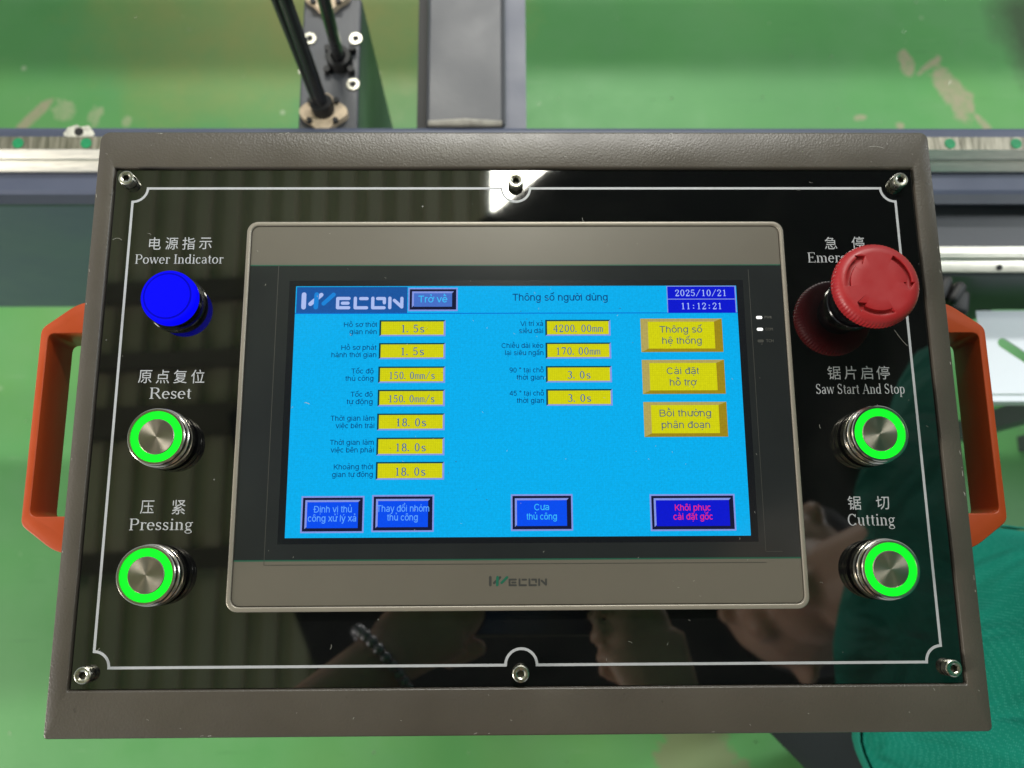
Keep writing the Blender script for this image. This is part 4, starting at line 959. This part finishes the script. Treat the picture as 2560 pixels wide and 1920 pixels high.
def loft(name, rings, mat, parent, n=56, fold=0.006, seed=1, thick=0.0, z_up=True):
    """rings: (cx, cy, z, rx, ry, rot)"""
    bm = bmesh.new(); R = []
    for k, (cx, cy, z, rx, ry, rot) in enumerate(rings):
        ring = []
        for i in range(n):
            a = 2*math.pi*i/n; e = 2.4; ca, sa = math.cos(a), math.sin(a)
            q = 1/((abs(ca)**e+abs(sa)**e)**(1/e)); x, y = rx*ca*q, ry*sa*q
            d = 1+fold/max(rx, 0.05)*(noise.noise(Vector((ca*2.2, sa*2.2, z*3.5+seed)))*1.5+0.5*noise.noise(Vector((ca*6, sa*6, z*4+seed))))
            d += fold*1.6*noise.noise(Vector((ca*4+z*5, sa*4-z*7, seed+3)))
            X, Y = x*d*math.cos(rot)-y*d*math.sin(rot), x*d*math.sin(rot)+y*d*math.cos(rot)
            ring.append(bm.verts.new((cx+X, cy+Y, z+0.01*noise.noise(Vector((ca, sa, seed))))))
        R.append(ring)
    for a, b in zip(R, R[1:]):
        for i in range(n): bm.faces.new((a[i], a[(i+1) % n], b[(i+1) % n], b[i]))
    me = B2M(name, bm); o = link(name, me, mat, parent)
    if thick: s = o.modifiers.new('s', 'SOLIDIFY'); s.thickness = thick
    ss = o.modifiers.new('ss', 'SUBSURF'); ss.levels = 1; ss.render_levels = 1
    apply_mods(o)
    for p in o.data.polygons: p.use_smooth = True
    return o
def finger(base, d1, d2, d3, l, r):
    b = Vector(base); P = [b]; 
    for d, s in ((d1, 0.42), (d2, 0.32), (d3, 0.26)): P.append(P[-1]+Vector(d).normalized()*l*s)
    return ('t', [tuple(p) for p in P], [r, r*0.95, r*0.88, r*0.7])
# --- the operator in teal, standing at the right of the box
op = thing('person', (0.52, -0.27, 0), 'person in teal knit shirt and black trousers standing right of the operator box', 'person')
hd = (0.345, -0.105, 1.64); f = Vector((-0.9, 0.1, -0.42))
parts = head_parts(hd, f)+[('t', [(0.36, -0.1, 1.55), (0.43, -0.06, 1.44)], [0.052, 0.06]), ('t', [(0.44, -0.05, 1.42), (0.5, -0.2, 1.1), (0.53, -0.27, 0.9)], [0.09, 0.12, 0.12]),
    ('t', [(0.42, -0.27, 1.36), (0.56, -0.42, 1.12), (0.50, -0.52, 0.90)], [0.05, 0.042, 0.028]), ('t', [(0.50, -0.52, 0.90), (0.495, -0.53, 0.82)], [0.03, 0.034]),
    ('t', [(0.47, 0.17, 1.36), (0.66, 0.12, 1.12), (0.74, -0.03, 0.93)], [0.05, 0.042, 0.028]), ('t', [(0.74, -0.03, 0.93), (0.75, -0.04, 0.85)], [0.03, 0.034]),
    ('t', [(0.48, -0.25, 0.86), (0.35, -0.18, 0.5), (0.45, -0.2, 0.09)], [0.08, 0.055, 0.04]), ('t', [(0.55, -0.36, 0.88), (0.53, -0.39, 0.5), (0.56, -0.42, 0.09)], [0.08, 0.055, 0.04])]
for hx, hy, hz in ((0.495, -0.53, 0.83), (0.75, -0.04, 0.86)):
    for i in range(4): parts.append(finger((hx-0.03+0.02*i, hy, hz-0.03), (0, 0, -1), (0, 0.1, -1), (0, 0.3, -1), [0.075, 0.082, 0.078, 0.062][i], 0.0085))
    parts.append(finger((hx-0.035, hy+0.01, hz), (-0.5, 0.4, -0.8), (-0.2, 0.3, -1), (0, 0.2, -1), 0.06, 0.0095))
body_mesh(parts, 0.005, 'body', SKIN, op)
hb = bmesh.new(); ball(hb, (hd[0]+0.022, hd[1], hd[2]+0.045), (0.098, 0.102, 0.098), 32)
for v in hb.verts:
    v.co += (v.co-Vector(hd)).normalized()*0.006*noise.noise(v.co*40)
link('hair', B2M('hair', hb), HAIR, op, smooth=60)
sh = [(0.485, -0.262, 0.69, 0.186, 0.222, 0), (0.485, -0.262, 0.705, 0.188, 0.222, 0), (0.49, -0.262, 0.73, 0.188, 0.218, 0), (0.495, -0.257, 0.79, 0.185, 0.207, 0), (0.51, -0.25, 0.85, 0.185, 0.198, 0),
      (0.50, -0.22, 0.98, 0.165, 0.195, 0), (0.49, -0.16, 1.1, 0.15, 0.2, -0.1), (0.465, -0.09, 1.24, 0.145, 0.21, -0.22), (0.44, -0.06, 1.36, 0.125, 0.215, -0.28), (0.43, -0.05, 1.43, 0.10, 0.17, -0.28), (0.42, -0.05, 1.475, 0.068, 0.075, -0.28)]
loft('shirt', sh, SHIRT, op, n=96, fold=0.024, seed=4, thick=0.002)
loft('hem', [(0.485, -0.262, 0.687, 0.189, 0.225, 0), (0.485, -0.262, 0.698, 0.1905, 0.2255, 0), (0.485, -0.262, 0.706, 0.1905, 0.2245, 0)], HEM, op, n=96, fold=0.024, seed=4, thick=0.002)
for y, (x2, y2) in ((-0.27, (0.56, -0.42)), (0.17, (0.66, 0.12))):
    bm = bmesh.new(); a = Vector((0.43+(0.04 if y > 0 else 0), y*0.85, 1.385)); b = Vector((x2, y2, 1.12))
    tube(bm, [a, a.lerp(b, 0.3), a.lerp(b, 0.6), a.lerp(b, 0.95)], [0.075, 0.075, 0.072, 0.075], 28, caps=False); o = link('sleeve', B2M('sleeve', bm), SHIRT, op, smooth=60)
def leg_loft(name, P, rr, seed, mat, parent):
    bm = bmesh.new(); pts = []; rad = []
    for i in range(15):
        t = i/14*(len(P)-1); k = min(int(t), len(P)-2); u = t-k; pts.append(Vector(P[k]).lerp(Vector(P[k+1]), u)); rad.append(rr[k]*(1-u)+rr[k+1]*u)
    tube(bm, pts, rad, 40)
    for v in bm.verts: v.co += Vector((v.co.x-0.5, v.co.y+0.3, 0)).normalized()*0.016*noise.noise(Vector((v.co.x*16, v.co.y*16, v.co.z*5+seed)))
    return link(name, B2M(name, bm), mat, parent, smooth=70)
leg_loft('trousers', [(0.53, -0.25, 0.86), (0.44, -0.22, 0.73), (0.335, -0.175, 0.54), (0.45, -0.2, 0.03)], [0.11, 0.11, 0.108, 0.08], 2, TROU, op)
leg_loft('trousers', [(0.55, -0.34, 0.86), (0.51, -0.38, 0.5), (0.56, -0.42, 0.03)], [0.145, 0.13, 0.09], 5, TROU, op)
for x, y in ((0.43, -0.2), (0.53, -0.42)):
    bm = bmesh.new(); ball(bm, (x, y, 0.035), (0.13, 0.048, 0.04), 20); 
    for v in bm.verts: v.co.z = max(v.co.z, 0.002)
    link('shoe', B2M('shoe', bm), BLACKM, op, smooth=60)
# --- the one taking the picture: arms and phone show mirrored in the black panel
ph = thing('person', (0.0, -0.72, 0), 'person in navy clothes holding a phone, seen only mirrored in the black front', 'person')
parts = head_parts((0.0, -0.42, 1.74), (0, 0.8, -0.6))+[('t', [(0.0, -0.43, 1.68), (0.0, -0.44, 1.52)], [0.052, 0.06]), ('t', [(0, -0.42, 1.47), (0, -0.6, 1.1), (0, -0.7, 0.9)], [0.09, 0.12, 0.12]),
    ('t', [(-0.18, -0.44, 1.5), (-0.245, -0.42, 1.38), (-0.295, -0.34, 1.31)], [0.055, 0.048, 0.043]), ('t', [(-0.295, -0.34, 1.31), (-0.20, -0.235, 1.35), (-0.105, -0.15, 1.385)], [0.043, 0.040, 0.027]),
    ('t', [(-0.105, -0.15, 1.385), (-0.062, -0.118, 1.405)], [(0.030, 0.022), (0.042, 0.016)]), ('b', (-0.055, -0.112, 1.41), (0.034, 0.034, 0.018)),
    ('t', [(0.18, -0.44, 1.5), (0.25, -0.43, 1.36), (0.27, -0.40, 1.27)], [0.055, 0.048, 0.043]), ('t', [(0.27, -0.40, 1.27), (0.21, -0.30, 1.33), (0.14, -0.20, 1.38)], [0.043, 0.040, 0.027]),
    ('t', [(0.14, -0.20, 1.38), (0.122, -0.145, 1.41)], [(0.030, 0.022), (0.040, 0.017)]), ('b', (0.120, -0.135, 1.415), (0.030, 0.036, 0.018)),
    ('t', [(-0.09, -0.7, 0.92), (-0.1, -0.72, 0.5), (-0.1, -0.74, 0.09)], [0.09, 0.06, 0.045]), ('t', [(0.09, -0.7, 0.92), (0.1, -0.72, 0.5), (0.1, -0.74, 0.09)], [0.09, 0.06, 0.045])]
for i in range(4):
    parts.append(finger((-0.068+0.004*i, -0.088-0.018*i, 1.415), (0.7, 0.15-0.1*i, 0.55), (0.25, 0.0, 1), (0.1, -0.1, 1), [0.046, 0.048, 0.045, 0.04][i], 0.0085))
    parts.append(finger((0.128-0.003*i, -0.10-0.018*i, 1.416), (-1, 0.3-0.1*i, 0.0), (-0.9, -0.1, -0.1), (-0.4, -0.5, 0.6), [0.055, 0.058, 0.053, 0.043][i], 0.0085))
parts.append(finger((-0.07, -0.15, 1.405), (0.5, -0.3, 0.6), (0.9, 0.3, 0.3), (1, 0.4, 0), 0.06, 0.0105)); parts.append(finger((0.13, -0.17, 1.405), (-0.5, -0.3, 0.6), (-0.9, 0.3, 0.3), (-1, 0.4, 0), 0.06, 0.0105))
body_mesh(parts, 0.004, 'body', SKIN, ph)
hb = bmesh.new(); ball(hb, (0.0, -0.44, 1.78), (0.098, 0.104, 0.098), 32)
for v in hb.verts: v.co += (v.co-Vector((0.0, -0.42, 1.74))).normalized()*0.006*noise.noise(v.co*40)
link('hair', B2M('hair', hb), HAIR, ph, smooth=60)
loft('shirt', [(0, -0.71, 0.84, 0.19, 0.14, 0), (0, -0.70, 0.95, 0.18, 0.13, 0), (0, -0.63, 1.12, 0.175, 0.12, 0), (0, -0.54, 1.3, 0.195, 0.12, 0), (0, -0.46, 1.43, 0.205, 0.115, 0), (0, -0.43, 1.5, 0.17, 0.10, 0), (0, -0.40, 1.545, 0.075, 0.07, 0)], NAVYC, ph, n=48, fold=0.008, seed=9, thick=0.002)
for s in (-1, 1):
    bm = bmesh.new(); a = Vector((0.16*s, -0.445, 1.49)); b = Vector((0.25*s, -0.425, 1.36)); tube(bm, [a, a.lerp(b, 0.5), b], [0.075, 0.07, 0.068], 24, caps=False); link('sleeve', B2M('sleeve', bm), NAVYC, ph, smooth=60)
    leg_loft('trousers', [(0.09*s, -0.70, 0.92), (0.1*s, -0.72, 0.5), (0.1*s, -0.74, 0.03)], [0.12, 0.09, 0.07], 3+s, TROU, ph)
    bm = bmesh.new(); ball(bm, (0.1*s, -0.69, 0.035), (0.048, 0.13, 0.04), 20)
    for v in bm.verts: v.co.z = max(v.co.z, 0.002)
    link('shoe', B2M('shoe', bm), BLACKM, ph, smooth=60)
# phone: a slab lying just behind the lens position
pm = bmesh.new()
prism(pm, rrect(-38, -62, 122, 16, 10, 6), 2.5, 10.5)
phone = link('phone', B2M('phone', pm), BLACKP, label='black phone held level over the operator box in both hands, seen mirrored', category='phone')
bevel_mod(phone, 0.0015, 2); apply_mods(phone)
phone.matrix_world = M @ Matrix.Translation((0, 0, 0))
# bead bracelet round the left wrist
wr = Vector((-0.112, -0.157, 1.382)); d = (Vector((-0.105, -0.15, 1.385))-Vector((-0.20, -0.235, 1.35))).normalized()
s1 = d.cross(Vector((0, 0, 1))).normalized(); s2 = s1.cross(d)
br = thing('bead_bracelet', wr, 'grey bead bracelet round the wrist mirrored in the lower left of the black front', 'bracelet')
bb = bmesh.new(); ball(bb, (0, 0, 0), 0.0052, 14); bead = B2M('bead', bb); bead.materials.append(BEAD)
for p in bead.polygons: p.use_smooth = True
for i in range(24):
    a = 2*math.pi*i/24; o = bpy.data.objects.new('bead', bead); COL.objects.link(o); o.parent = br; o.location = (s1*math.cos(a)+s2*math.sin(a))*0.0355

for r_ in (op, ph):                       # meshes were modelled in world space: bring them into their person's own space
    for c in r_.children:
        c.data.transform(Matrix.Translation(-r_.location))
# ================================================================== OVERHEAD
# added slab that darkens the panel's reflection; bright roof light beyond its edge
def refl(x, y, H, px=-8.56, py=-77.31): k = (433.63+H)/433.63; return (px+(x-px)*k, py+(y-py)*k)
H = 2400
edge = [refl(*p, H) for p in [(19.5, 131), (-12.6, 104), (-70, 62), (-120, 20), (-143, -3), (-137, -28), (-118, -70), (-88, -140), (300, -150), (330, 131)]]
bm = bmesh.new(); prism(bm, edge, H, H+60); bmesh.ops.translate(bm, verts=bm.verts, vec=(0, 0, PZ)); link('added_dark_slab', B2M('added_dark_slab', bm), SLABD, kind='structure')
H2 = 3000
q = [refl(*p, H2) for p in [(-12.3, 100), (24, 100), (24, 146.0), (-12.3, 146.0)]]
lf = thing('roof_light', W(q[0][0]+150, q[0][1]+80, H2+40), 'bright roof light mirrored at the top middle of the black front', 'lamp')
bm = bmesh.new(); bm.faces.new([bm.verts.new((mm(x), mm(y), mm(H2))) for x, y in q]); bmesh.ops.translate(bm, verts=bm.verts, vec=-W(q[0][0]+150, q[0][1]+80, H2+40)+Vector((0, 0, PZ)))
link('diffuser', B2M('diffuser', bm), emis('roof_light_glow', (255, 252, 236), 75, 0), lf)
bm = bmesh.new(); xs = [p[0] for p in q]; ys = [p[1] for p in q]; prism(bm, rrect(min(xs)-25, min(ys)-25, max(xs)+25, max(ys)+25), H2+2, H2+80)
bmesh.ops.translate(bm, verts=bm.verts, vec=-W(q[0][0]+150, q[0][1]+80, H2+40)+Vector((0, 0, PZ))); link('lamp_case', B2M('lamp_case', bm), WHITEP, lf)
